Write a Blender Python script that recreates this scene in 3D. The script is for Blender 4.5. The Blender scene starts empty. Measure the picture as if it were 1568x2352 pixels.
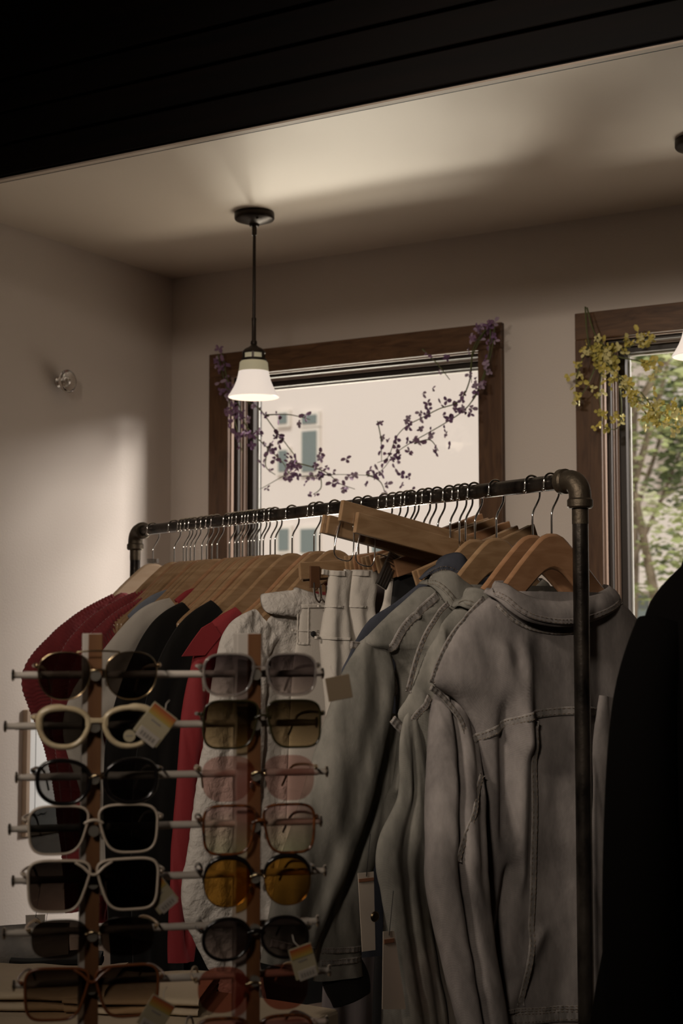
import bpy, bmesh, math, random
from mathutils import Vector, Matrix, noise
from math import sin, cos, pi, radians, sqrt

rng = random.Random(7)
SC = bpy.context.scene
COL = SC.collection

# ------------------------------------------------------------------ camera
F_PX, EYE = 3460.0, 1.52
PSI, TILT = radians(30.7), radians(4.33)
cam_d = bpy.data.cameras.new('camera')
cam = bpy.data.objects.new('camera', cam_d)
COL.objects.link(cam)
cam_d.sensor_fit = 'VERTICAL'
cam_d.sensor_height = 36.0
cam_d.sensor_width = 24.0
cam_d.lens = F_PX / 2352 * 36.0
cam_d.clip_start, cam_d.clip_end = 0.05, 200
cam.location = (0, 0, EYE)
cam.rotation_euler = (pi / 2 + TILT, 0, PSI)
cam_d.dof.use_dof = True
cam_d.dof.focus_distance = 2.75
cam_d.dof.aperture_fstop = 7.0
SC.camera = cam

# ------------------------------------------------------------------ world, light, exposure
SC.view_settings.view_transform = 'Standard'
SC.view_settings.look = 'None'
SC.view_settings.exposure = 0.0
SC.view_settings.gamma = 1.0
SC.view_settings.use_curve_mapping = False
SC.cycles.max_bounces = 10
SC.cycles.transparent_max_bounces = 24
SC.cycles.caustics_reflective = False
SC.cycles.caustics_refractive = False

world = bpy.data.worlds.new('overcast_sky')
SC.world = world
world.use_nodes = True
_bg = world.node_tree.nodes['Background']
_bg.inputs['Color'].default_value = (0.69, 0.585, 0.51, 1)
_bg.inputs['Strength'].default_value = 1.0

def lamp(name, kind, loc, target, energy, color, **kw):
    d = bpy.data.lights.new(name, kind)
    d.energy = energy
    d.color = color
    for k, v in kw.items():
        setattr(d, k, v)
    o = bpy.data.objects.new(name, d)
    COL.objects.link(o)
    o.location = loc
    o.rotation_euler = (Vector(target) - Vector(loc)).to_track_quat('-Z', 'Y').to_euler()
    return o

# sun from behind the shop: lights the street side opposite, never enters the room
lamp('sun', 'SUN', (0, 0, 20), (-2, 14, 6), 1.45, (1.0, 0.95, 0.90), angle=radians(2))
# bright sky over the street, to the right of what the two windows show: lights the left wall
lamp('street_sky_light', 'AREA', (4.0, 8.4, 4.4), (-2.4, 4.0, 1.55), 1020, (1.0, 0.91, 0.86), shape='RECTANGLE', size=3.0, size_y=1.8)
# sunlit pavement below the windows: bounces up to the bay ceiling
lamp('pavement_bounce', 'AREA', (-4.9, 8.0, -0.2), (-2.2, 4.0, 2.2), 270, (1.0, 0.89, 0.74), shape='RECTANGLE', size=0.9, size_y=0.6)
lamp('ceiling_fill', 'AREA', (-2.7, 6.6, -0.22), (-2.2, 3.6, 2.6), 150, (1.0, 0.88, 0.72), shape='RECTANGLE', size=2.6, size_y=1.2)  # added warm fill, aimed up through the window to brighten the bay ceiling
# unseen spots added behind the camera; their soft cones dim the lower rack
SPOTS = [((-1.75, -0.35, 2.95), (-0.95, 2.7, 1.75), 150), ((-0.25, -1.3, 2.95), (-1.45, 2.7, 1.85), 205)]
for _l, _t, _e in SPOTS:
    lamp('added_spot', 'SPOT', _l, _t, _e, (1.0, 0.86, 0.72), spot_size=radians(46), spot_blend=1.0, shadow_soft_size=0.22)

for _l, _t, _e in (((-1.95, -0.35, 2.92), (-0.9, 2.5, 1.7), 26), ((-1.72, -0.42, 2.92), (-1.3, 2.6, 1.7), 26)):  # small extra spots added for sparkle on hangers and lenses
    lamp('added_spot', 'SPOT', _l, _t, _e, (1.0, 0.88, 0.76), spot_size=radians(60), spot_blend=0.8, shadow_soft_size=0.035)

# ------------------------------------------------------------------ placement maths
_cp, _sp, _ct, _st = cos(PSI), sin(PSI), cos(TILT), sin(TILT)
C0 = Vector((0, 0, EYE))
CR = Vector((_cp, _sp, 0))
CF = Vector((-_sp * _ct, _cp * _ct, _st))
CU = CR.cross(CF)
def ray(px, py):
    return CR * ((px - 784) / F_PX) + CU * ((1176 - py) / F_PX) + CF
def on_plane(px, py, o, n):
    r = ray(px, py)
    return C0 + r * ((Vector(o) - C0).dot(n) / r.dot(n))
def at_y(px, py, Y):
    return on_plane(px, py, (0, Y, 0), Vector((0, 1, 0)))
def at_x(px, py, X):
    return on_plane(px, py, (X, 0, 0), Vector((1, 0, 0)))
def at_z(px, py, Z):
    return on_plane(px, py, (0, 0, Z), Vector((0, 0, 1)))

# ------------------------------------------------------------------ materials
MATS = {}
def mat(name, color, rough=0.6, metal=0.0, spec=0.5, emit=None, estr=1.0, var=None, vscale=8, stretch=(1, 1, 1), bump=0.0, bscale=200,
        coords='Object', bdist=0.002, distort=0.0, sheen=0.0, detail=4, alpha_trans=0.0, trans=0.0):
    """Principled material; var = second colour mixed in by noise (optionally stretched into grain); bump = fine relief."""
    if name in MATS:
        return MATS[name]
    m = bpy.data.materials.new(name)
    m.use_nodes = True
    nt = m.node_tree
    b = nt.nodes['Principled BSDF']
    L = nt.links.new
    b.inputs['Base Color'].default_value = (*color, 1)
    b.inputs['Roughness'].default_value = rough
    b.inputs['Metallic'].default_value = metal
    b.inputs['Specular IOR Level'].default_value = spec
    b.inputs['Sheen Weight'].default_value = sheen
    if trans:
        b.inputs['Transmission Weight'].default_value = trans
    tc = nt.nodes.new('ShaderNodeTexCoord')
    mp = nt.nodes.new('ShaderNodeMapping')
    mp.inputs['Scale'].default_value = stretch
    L(tc.outputs[coords], mp.inputs['Vector'])
    if var is not None:
        n = nt.nodes.new('ShaderNodeTexNoise')
        n.inputs['Scale'].default_value = vscale
        n.inputs['Detail'].default_value = detail
        n.inputs['Distortion'].default_value = distort
        L(mp.outputs['Vector'], n.inputs['Vector'])
        rp = nt.nodes.new('ShaderNodeValToRGB')
        rp.color_ramp.elements[0].position = 0.32
        rp.color_ramp.elements[1].position = 0.68
        rp.color_ramp.elements[0].color = (*color, 1)
        rp.color_ramp.elements[1].color = (*var, 1)
        L(n.outputs['Fac'], rp.inputs['Fac'])
        L(rp.outputs['Color'], b.inputs['Base Color'])
    if bump:
        n2 = nt.nodes.new('ShaderNodeTexNoise')
        n2.inputs['Scale'].default_value = bscale
        n2.inputs['Detail'].default_value = 3
        L(tc.outputs[coords], n2.inputs['Vector'])
        bp = nt.nodes.new('ShaderNodeBump')
        bp.inputs['Strength'].default_value = bump
        bp.inputs['Distance'].default_value = bdist
        L(n2.outputs['Fac'], bp.inputs['Height'])
        L(bp.outputs['Normal'], b.inputs['Normal'])
    if emit:
        b.inputs['Emission Color'].default_value = (*emit, 1)
        b.inputs['Emission Strength'].default_value = estr
    MATS[name] = m
    return m

def denim(name, dark, light, scale=14):
    m = bpy.data.materials.new(name)
    m.use_nodes = True
    nt = m.node_tree
    L = nt.links.new
    b = nt.nodes['Principled BSDF']
    b.inputs['Roughness'].default_value = 0.9
    b.inputs['Specular IOR Level'].default_value = 0.15
    tc = nt.nodes.new('ShaderNodeTexCoord')
    n = nt.nodes.new('ShaderNodeTexNoise')
    n.inputs['Scale'].default_value = scale
    n.inputs['Detail'].default_value = 6
    n.inputs['Roughness'].default_value = 0.62
    mp = nt.nodes.new('ShaderNodeMapping')
    mp.inputs['Scale'].default_value = (1.3, 1.3, 0.55)
    L(tc.outputs['Object'], mp.inputs['Vector'])
    L(mp.outputs['Vector'], n.inputs['Vector'])
    w = nt.nodes.new('ShaderNodeTexWave')        # twill
    w.bands_direction = 'DIAGONAL'
    w.inputs['Scale'].default_value = 210
    w.inputs['Distortion'].default_value = 2.0
    w.inputs['Detail'].default_value = 1
    L(tc.outputs['Object'], w.inputs['Vector'])
    rp = nt.nodes.new('ShaderNodeValToRGB')
    rp.color_ramp.elements[0].position = 0.28
    rp.color_ramp.elements[1].position = 0.70
    rp.color_ramp.elements[0].color = (*dark, 1)
    rp.color_ramp.elements[1].color = (*light, 1)
    L(n.outputs['Fac'], rp.inputs['Fac'])
    mx = nt.nodes.new('ShaderNodeMixRGB')
    mx.blend_type = 'MULTIPLY'
    mx.inputs['Fac'].default_value = 0.10
    L(rp.outputs['Color'], mx.inputs['Color1'])
    L(w.outputs['Color'], mx.inputs['Color2'])
    L(mx.outputs['Color'], b.inputs['Base Color'])
    bp = nt.nodes.new('ShaderNodeBump')
    bp.inputs['Strength'].default_value = 0.25
    bp.inputs['Distance'].default_value = 0.0015
    n2 = nt.nodes.new('ShaderNodeTexNoise')
    n2.inputs['Scale'].default_value = 160
    L(tc.outputs['Object'], n2.inputs['Vector'])
    L(n2.outputs['Fac'], bp.inputs['Height'])
    L(bp.outputs['Normal'], b.inputs['Normal'])
    MATS[name] = m
    return m

def tinted(name, top, bottom=None, gloss=0.06, zspan=(-0.025, 0.025), rough=0.02, glosscol=(1, 1, 1)):
    """Tinted lens or pane: coloured transparency plus a clear-coat reflection; vertical gradient tint when bottom is given."""
    m = bpy.data.materials.new(name)
    m.use_nodes = True
    nt = m.node_tree
    L = nt.links.new
    nt.nodes.remove(nt.nodes['Principled BSDF'])
    out = nt.nodes['Material Output']
    t = nt.nodes.new('ShaderNodeBsdfTransparent')
    g = nt.nodes.new('ShaderNodeBsdfGlossy')
    g.inputs['Roughness'].default_value = rough
    g.inputs['Color'].default_value = (*glosscol, 1)
    mx = nt.nodes.new('ShaderNodeMixShader')
    mx.inputs['Fac'].default_value = gloss
    t.inputs['Color'].default_value = (*top, 1)
    if bottom is not None:
        tc = nt.nodes.new('ShaderNodeTexCoord')
        sp = nt.nodes.new('ShaderNodeSeparateXYZ')
        mr = nt.nodes.new('ShaderNodeMapRange')
        mr.inputs['From Min'].default_value = zspan[0]
        mr.inputs['From Max'].default_value = zspan[1]
        rp = nt.nodes.new('ShaderNodeValToRGB')
        rp.color_ramp.elements[0].color = (*bottom, 1)
        rp.color_ramp.elements[1].color = (*top, 1)
        L(tc.outputs['Object'], sp.inputs['Vector'])
        L(sp.outputs['Z'], mr.inputs['Value'])
        L(mr.outputs['Result'], rp.inputs['Fac'])
        L(rp.outputs['Color'], t.inputs['Color'])
    L(t.outputs['BSDF'], mx.inputs[1])
    L(g.outputs['BSDF'], mx.inputs[2])
    L(mx.outputs['Shader'], out.inputs['Surface'])
    MATS[name] = m
    return m

M_wall = mat('wall_plaster', (0.66, 0.59, 0.53), 0.62, bump=0.35, bscale=170, spec=0.3)
M_ceil = mat('ceiling_plaster', (0.66, 0.575, 0.48), 0.55, bump=0.12, bscale=60, spec=0.4)
M_unlit_wood = mat('unlit_dark_wood', (0.0016, 0.0010, 0.0007), 0.6, var=(0.004, 0.0018, 0.0012), vscale=5, stretch=(0.4, 8, 8), spec=0.12)  # near-black colour stands in for missing light on the header
M_main_ceil = mat('dark_main_ceiling', (0.02, 0.016, 0.013), 0.8)
M_floor = mat('floor_boards', (0.10, 0.06, 0.035), 0.5, var=(0.16, 0.10, 0.06), vscale=6, stretch=(8, 0.6, 1))
M_casing = mat('walnut_casing', (0.068, 0.031, 0.013), 0.45, var=(0.145, 0.074, 0.034), vscale=9, stretch=(1, 6, 6), distort=1.2, spec=0.35)
M_casing_v = mat('walnut_casing_upright', (0.068, 0.031, 0.013), 0.45, var=(0.125, 0.063, 0.029), vscale=9, stretch=(6, 6, 0.8), distort=1.0, spec=0.35)
M_jamb = mat('jamb_wood', (0.16, 0.10, 0.065), 0.35, var=(0.10, 0.06, 0.04), vscale=6, stretch=(6, 6, 0.6))
M_bead = mat('lit_look_bead', (0.30, 0.20, 0.145), 0.35)  # paler than the jamb: reflected light on the wood stops put into the colour
M_sash = mat('bronze_sash', (0.035, 0.027, 0.022), 0.4, spec=0.4)
M_gasket = mat('pale_gasket', (0.60, 0.60, 0.56), 0.4)
M_pane = tinted('window_glass', (0.97, 0.98, 0.97), gloss=0.012)
M_pipe = mat('black_iron_pipe', (0.010, 0.008, 0.007), 0.30, metal=0.75, var=(0.075, 0.062, 0.050), vscale=34, stretch=(1, 1, 0.45), bump=0.2, bscale=120)
M_fitting = mat('cast_iron_fitting', (0.075, 0.058, 0.040), 0.5, metal=0.8, var=(0.12, 0.095, 0.066), vscale=20, bump=0.4, bscale=140)
M_chrome = mat('chrome_wire', (0.75, 0.72, 0.68), 0.14, metal=1.0)
M_steel = mat('brushed_clip_steel', (0.30, 0.28, 0.26), 0.3, metal=1.0)
M_maple = mat('maple_hanger', (0.36, 0.228, 0.125), 0.22, var=(0.25, 0.148, 0.075), vscale=10, stretch=(1.2, 6, 6), distort=0.8, spec=0.6)
M_maple2 = mat('reddish_hanger', (0.36, 0.195, 0.105), 0.22, var=(0.27, 0.14, 0.07), vscale=10, stretch=(1.2, 6, 6), distort=0.8, spec=0.5)
M_ply = mat('pale_ply_hanger', (0.55, 0.41, 0.28), 0.5, var=(0.48, 0.34, 0.22), vscale=12, stretch=(1, 6, 6))
M_dark_slot = mat('hanger_bar_brown', (0.10, 0.045, 0.02), 0.45)

# ------------------------------------------------------------------ mesh helpers
def catmull(pts, n):
    """n samples through the control points (any dimension)."""
    P = [tuple(p) for p in pts]
    m = len(P)
    out = []
    for i in range(n):
        t = i / (n - 1) * (m - 1)
        k = min(int(t), m - 2)
        f = t - k
        p0, p1, p2, p3 = P[max(k - 1, 0)], P[k], P[k + 1], P[min(k + 2, m - 1)]
        out.append(tuple(0.5 * ((2 * b) + (-a + c) * f + (2 * a - 5 * b + 4 * c - d) * f * f + (-a + 3 * b - 3 * c + d) * f ** 3)
                         for a, b, c, d in zip(p0, p1, p2, p3)))
    return out

def catmull_closed(pts, n):
    P = [tuple(p) for p in pts]
    m = len(P)
    out = []
    for i in range(n):
        t = i / n * m
        k = int(t) % m
        f = t - int(t)
        p0, p1, p2, p3 = P[k - 1], P[k], P[(k + 1) % m], P[(k + 2) % m]
        out.append(tuple(0.5 * ((2 * b) + (-a + c) * f + (2 * a - 5 * b + 4 * c - d) * f * f + (-a + 3 * b - 3 * c + d) * f ** 3)
                         for a, b, c, d in zip(p0, p1, p2, p3)))
    return out

def lerp_table(tab, z):
    """piecewise smooth interpolation; tab = [(key, v1, v2..)] sorted by key."""
    if z <= tab[0][0]:
        return tab[0][1:]
    if z >= tab[-1][0]:
        return tab[-1][1:]
    for a, b in zip(tab, tab[1:]):
        if a[0] <= z <= b[0]:
            f = (z - a[0]) / (b[0] - a[0])
            return tuple(p + (q - p) * f for p, q in zip(a[1:], b[1:]))

class MB:
    def __init__(s):
        s.v, s.f = [], []
    def add(s, vs, fs):
        o = len(s.v)
        s.v += [tuple(v) for v in vs]
        s.f += [tuple(i + o for i in f) for f in fs]
        return s
    def box(s, lo, hi, mtx=None):
        vs = [Vector((x, y, z)) for x in (lo[0], hi[0]) for y in (lo[1], hi[1]) for z in (lo[2], hi[2])]
        if mtx is not None:
            vs = [mtx @ v for v in vs]
        return s.add(vs, [(0, 1, 3, 2), (4, 6, 7, 5), (0, 4, 5, 1), (2, 3, 7, 6), (0, 2, 6, 4), (1, 5, 7, 3)])
    def tube(s, pts, r, n=10, cap=True, sx=1.0):
        """round tube through pts; r number or list; sx squeezes the cross-section's second axis."""
        P = [Vector(p) for p in pts]
        m = len(P)
        R = r if isinstance(r, (list, tuple)) else [r] * m
        t0 = (P[1] - P[0]).normalized()
        ref = Vector((0, 0, 1)) if abs(t0.z) < 0.9 else Vector((1, 0, 0))
        nrm = (ref - t0 * ref.dot(t0)).normalized()
        vs = []
        for i in range(m):
            t = (P[min(i + 1, m - 1)] - P[max(i - 1, 0)])
            t = t.normalized() if t.length > 1e-9 else t0
            nrm = (nrm - t * nrm.dot(t))
            nrm = nrm.normalized() if nrm.length > 1e-9 else t.orthogonal().normalized()
            b = t.cross(nrm)
            for k in range(n):
                a = 2 * pi * k / n
                vs.append(P[i] + nrm * (R[i] * cos(a)) + b * (R[i] * sx * sin(a)))
        fs = [(i * n + k, i * n + (k + 1) % n, (i + 1) * n + (k + 1) % n, (i + 1) * n + k) for i in range(m - 1) for k in range(n)]
        if cap:
            fs.append(tuple(range(n))[::-1])
            fs.append(tuple((m - 1) * n + k for k in range(n)))
        return s.add(vs, fs)
    def loop_tube(s, pts, r, n=8, sx=1.0, axis=None):
        """closed tube along a loop of points, r per point or number. axis fixes the frame's binormal."""
        P = [Vector(p) for p in pts]
        m = len(P)
        R = r if isinstance(r, (list, tuple)) else [r] * m
        A = Vector(axis or (0, 1, 0))
        vs = []
        for i in range(m):
            t = (P[(i + 1) % m] - P[i - 1]).normalized()
            nn = t.cross(A).normalized()
            for k in range(n):
                a = 2 * pi * k / n
                vs.append(P[i] + nn * (R[i] * cos(a)) + A * (R[i] * sx * sin(a)))
        return s.add(vs, [(i * n + k, i * n + (k + 1) % n, ((i + 1) % m) * n + (k + 1) % n, ((i + 1) % m) * n + k) for i in range(m) for k in range(n)])
    def lathe(s, prof, n=32, c=(0, 0, 0), mtx=None, closed=False):
        """prof = [(radius, z)] about the z axis."""
        vs = []
        for r, z in prof:
            for k in range(n):
                a = 2 * pi * k / n
                v = Vector((r * cos(a), r * sin(a), z))
                if mtx is not None:
                    v = mtx @ v
                vs.append(v + Vector(c))
        m = len(prof)
        fs = [(i * n + k, i * n + (k + 1) % n, (i + 1) * n + (k + 1) % n, (i + 1) * n + k) for i in range(m - 1) for k in range(n)]
        if closed:
            fs += [((m - 1) * n + k, (m - 1) * n + (k + 1) % n, (k + 1) % n, k) for k in range(n)]
        else:
            fs.append(tuple(range(n))[::-1])
            fs.append(tuple((m - 1) * n + k for k in range(n)))
        return s.add(vs, fs)
    def prism(s, poly, y0, y1, bend=None):
        """polygon [(x,z)] extruded along y; bend(x) shifts y."""
        n = len(poly)
        bd = bend or (lambda x: 0)
        vs = [(x, y0 + bd(x), z) for x, z in poly] + [(x, y1 + bd(x), z) for x, z in poly]
        fs = [tuple(range(n)), tuple(range(n, 2 * n))[::-1]] + [(i, i + n, (i + 1) % n + n, (i + 1) % n) for i in range(n)]
        return s.add(vs, fs)
    def strip_solid(s, top, bot, y0, y1, bend=None):
        """solid between two polylines of equal length in (x,z), extruded along y (quads only)."""
        n = len(top)
        bd = bend or (lambda x: 0)
        vs = []
        for (xa, za), (xb, zb) in zip(top, bot):
            vs += [(xa, y0 + bd(xa), za), (xb, y0 + bd(xb), zb), (xb, y1 + bd(xb), zb), (xa, y1 + bd(xa), za)]
        fs = []
        for i in range(n - 1):
            a, b = i * 4, i * 4 + 4
            for k in range(4):
                fs.append((a + k, a + (k + 1) % 4, b + (k + 1) % 4, b + k))
        fs += [(3, 2, 1, 0), tuple((n - 1) * 4 + k for k in range(4))]
        return s.add(vs, fs)
    def grid(s, rows, close_u=False):
        """rows of equal length -> quads."""
        m, n = len(rows), len(rows[0])
        vs = [p for r in rows for p in r]
        k2 = n if close_u else n - 1
        return s.add(vs, [(i * n + k, i * n + (k + 1) % n, (i + 1) * n + (k + 1) % n, (i + 1) * n + k) for i in range(m - 1) for k in range(k2)])
    def ball(s, c, r, n=10, sc=(1, 1, 1)):
        prof = [(max(r * sin(pi * i / 8), 1e-5), -r * cos(pi * i / 8)) for i in range(9)]
        return s.lathe(prof, n, c, Matrix.Diagonal((*sc, 1)))
    def mesh(s, name, smooth=True, angle=40):
        me = bpy.data.meshes.new(name)
        me.from_pydata(s.v, [], s.f)
        bm = bmesh.new()
        bm.from_mesh(me)
        bmesh.ops.recalc_face_normals(bm, faces=bm.faces)
        bm.to_mesh(me)
        bm.free()
        if smooth:
            me.shade_smooth()
            if angle < 180:
                me.set_sharp_from_angle(angle=radians(angle))
        return me
    def build(s, name, m, parent=None, bevel=0, smooth=True, angle=40, loc=None, subsurf=0, solid=0):
        me = s.mesh(name, smooth, angle)
        me.materials.append(m)
        o = bpy.data.objects.new(name, me)
        COL.objects.link(o)
        if parent:
            o.parent = parent
        if loc:
            o.location = loc
        if solid:
            md = o.modifiers.new('solid', 'SOLIDIFY')
            md.thickness = solid
            md.offset = 0
        if bevel:
            md = o.modifiers.new('bevel', 'BEVEL')
            md.width = bevel
            md.segments = 2
            md.limit_method = 'ANGLE'
            md.angle_limit = radians(40)
        if subsurf:
            md = o.modifiers.new('sub', 'SUBSURF')
            md.levels = md.render_levels = subsurf
        return o

def tag(o, label, cat, group=None, kind=None):
    if label:
        o['label'] = label
    if cat:
        o['category'] = cat
    if group:
        o['group'] = group
    if kind:
        o['kind'] = kind
    return o
def thing(name, label, cat, loc=(0, 0, 0), rz=0, group=None):
    o = bpy.data.objects.new(name, None)
    COL.objects.link(o)
    o.empty_display_size = 0.05
    o.location = loc
    o.rotation_euler = (0, 0, rz)
    return tag(o, label, cat, group)
def struct(o):
    o['kind'] = 'structure'
    return o
CH = {}
def children(o):
    return [c for c in bpy.data.objects if c.parent == o]
def copy_tree(o, parent=None):
    c = o.copy()
    COL.objects.link(c)
    if parent:
        c.parent = parent
    for ch in children(o):
        copy_tree(ch, c)
    return c
def fbm(p, oct=3):
    return noise.fractal(Vector(p), 1.0, 2.0, oct)
ORD = ['zeroth', 'first', 'second', 'third', 'fourth', 'fifth', 'sixth', 'seventh', 'eighth', 'ninth', 'tenth', 'eleventh', 'twelfth', 'thirteenth',
       'fourteenth', 'fifteenth', 'sixteenth', 'seventeenth', 'eighteenth', 'nineteenth', 'twentieth', 'twenty-first', 'twenty-second', 'twenty-third',
       'twenty-fourth', 'twenty-fifth', 'twenty-sixth', 'twenty-seventh', 'twenty-eighth', 'twenty-ninth', 'thirtieth']

# ================================================================== ROOM SHELL
YW, XL, ZC = 4.0, -3.035, 2.684            # back wall plane, left wall plane, bay ceiling
XR, YB, ZM = 3.2, -3.4, 3.05               # far right wall, wall behind the camera, main ceiling
WT = 0.17                                  # outer wall thickness
CW = 0.077                                 # casing width
WIN = [(-2.868, -1.820), (-1.592, -0.545)] # outer casing edges
WTOP, WBOT = 2.407, 0.92
struct(MB().box((XL - 0.2, YB - 0.2, -0.1), (XR + 0.2, YW + WT, 0)).build('floor', M_floor, smooth=False))
struct(MB().box((XL, 2.63, ZC), (XR, YW, ZC + 0.1)).build('ceiling', M_ceil, smooth=False))
struct(MB().box((XL - 0.2, YB - 0.2, ZM), (XR + 0.2, 2.63, ZM + 0.1)).build('ceiling_main', M_main_ceil, smooth=False))
struct(MB().box((XL - 0.2, YB, 0), (XL, YW, ZM)).build('wall_left', M_wall, smooth=False))
struct(MB().box((XR, YB, 0), (XR + 0.2, YW, ZM)).build('wall_right', M_wall, smooth=False))
struct(MB().box((XL - 0.2, YB - 0.2, 0), (XR + 0.2, YB, ZM)).build('wall_front', M_wall, smooth=False))
wb = MB()
xs = [XL - 0.2] + [v for a, b in WIN for v in (a + CW - 0.012, b - CW + 0.012)] + [XR + 0.2]
for i in range(0, len(xs), 2):
    wb.box((xs[i], YW, 0), (xs[i + 1], YW + WT, ZM))
for a, b in WIN:
    wb.box((a + CW - 0.012, YW, WTOP - CW + 0.012), (b - CW + 0.012, YW + WT, ZM))
    wb.box((a + CW - 0.012, YW, 0), (b - CW + 0.012, YW + WT, WBOT))
struct(wb.build('wall_back', M_wall, smooth=False))

# header of dark wood, coloured near black as if unlit, between the shop and the window bay, moulded, with a pale plaster edge under it
hd = MB()
HB = 2.579
hd.box((XL, 2.602, HB), (XR, 2.63, ZM))
hdo = struct(hd.build('trim_1', M_unlit_wood, smooth=False))
for z0, z1, d in ((HB + 0.004, HB + 0.075, 0.010), (HB + 0.079, HB + 0.150, 0.016), (HB + 0.153, HB + 0.225, 0.024), (HB + 0.229, HB + 0.44, 0.034)):
    MB().box((XL, 2.602 - d, z0), (XR, 2.602, z1)).build('board', M_unlit_wood, hdo, bevel=0.003, smooth=False)
struct(MB().box((XL, 2.600, HB - 0.004), (XR, 2.616, HB)).build('trim_2', mat('plaster_edge', (0.42, 0.33, 0.26), 0.6), smooth=False))
for x in (-2.2, -0.6, 0.9, 2.3):                       # nothing but plaster joints of the main ceiling
    pass
for side, lo, hi in (('back', (XL, YW - 0.014, 0), (XR, YW, 0.11)), ('left', (XL, YB, 0), (XL + 0.014, YW, 0.11))):
    struct(MB().box(lo, hi).build('baseboard_' + side, M_casing, bevel=0.003, smooth=False))

# windows: walnut casing, deep wooden jambs with stops and beads, bronze sash, pane
for n, (a, b) in enumerate(WIN):
    win = bpy.data.objects.new('window_%d' % (n + 1), None)
    COL.objects.link(win)
    win.location = ((a + b) / 2, YW, WBOT)
    win['kind'] = 'structure'
    W2, H = (b - a) / 2, WTOP - WBOT
    th = 0.020
    MB().box((-W2, -th, H - CW), (W2, 0, H)).build('head_casing', M_casing, win, bevel=0.002, smooth=False)
    MB().box((-W2, -th, -0.02), (-W2 + CW, 0, H - CW)).build('side_casing', M_casing_v, win, bevel=0.002, smooth=False)
    MB().box((W2 - CW, -th, -0.02), (W2, 0, H - CW)).build('side_casing', M_casing_v, win, bevel=0.002, smooth=False)
    MB().box((-W2 - 0.02, -0.05, -0.045), (W2 + 0.02, 0.01, -0.02)).build('sill', M_casing, win, bevel=0.004, smooth=False)
    iw = W2 - CW
    for sgn in (-1, 1):
        def bar(name, x0, x1, y0, y1, m):
            xa, xb = sorted((sgn * x0, sgn * x1))
            MB().box((xa, y0, -0.02), (xb, y1, H - CW)).build(name, m, win, bevel=0.0015, smooth=False)
        bar('jamb', iw, iw + 0.014, 0.0, WT - 0.02, M_jamb)
        bar('jamb_bead', iw - 0.005, iw + 0.002, -0.006, 0.008, M_bead)
        bar('jamb_stop', iw - 0.014, iw, 0.018, 0.030, M_sash)
        bar('jamb_bead', iw - 0.016, iw - 0.001, 0.034, 0.038, M_bead)
        bar('jamb_stop', iw - 0.020, iw, 0.044, 0.056, M_jamb)
        bar('jamb_bead', iw - 0.022, iw - 0.001, 0.058, 0.062, M_bead)
        bar('sash_stile', iw - 0.040, iw, 0.068, 0.118, M_sash)
        bar('gasket', iw - 0.046, iw - 0.030, 0.092, 0.100, M_gasket)
    def rail(name, d0, d1, y0, y1, m, bottom=False):
        z1, z0 = H - CW - d0, H - CW - d1
        if bottom:
            z0, z1 = d0, d1
        MB().box((-iw, y0, z0), (iw, y1, z1)).build(name, m, win, bevel=0.0015, smooth=False)
    rail('head_jamb', -0.012, 0.0, 0.0, WT - 0.02, M_jamb)
    rail('head_bead', 0.0, 0.004, -0.004, 0.004, M_bead)
    rail('head_stop', 0.0, 0.012, 0.016, 0.034, M_sash)
    rail('head_bead', 0.0, 0.014, 0.038, 0.042, M_bead)
    rail('head_stop', 0.0, 0.018, 0.046, 0.058, M_jamb)
    rail('sash_rail', 0.0, 0.034, 0.066, 0.118, M_sash)
    rail('gasket', 0.028, 0.040, 0.088, 0.100, M_gasket)
    rail('sash_rail', -0.02, 0.04, 0.066, 0.118, M_sash, True)
    MB().box((-iw + 0.03, 0.095, 0.03), (iw - 0.03, 0.0985, H - CW - 0.028)).build('pane', M_pane, win, smooth=False)

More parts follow.
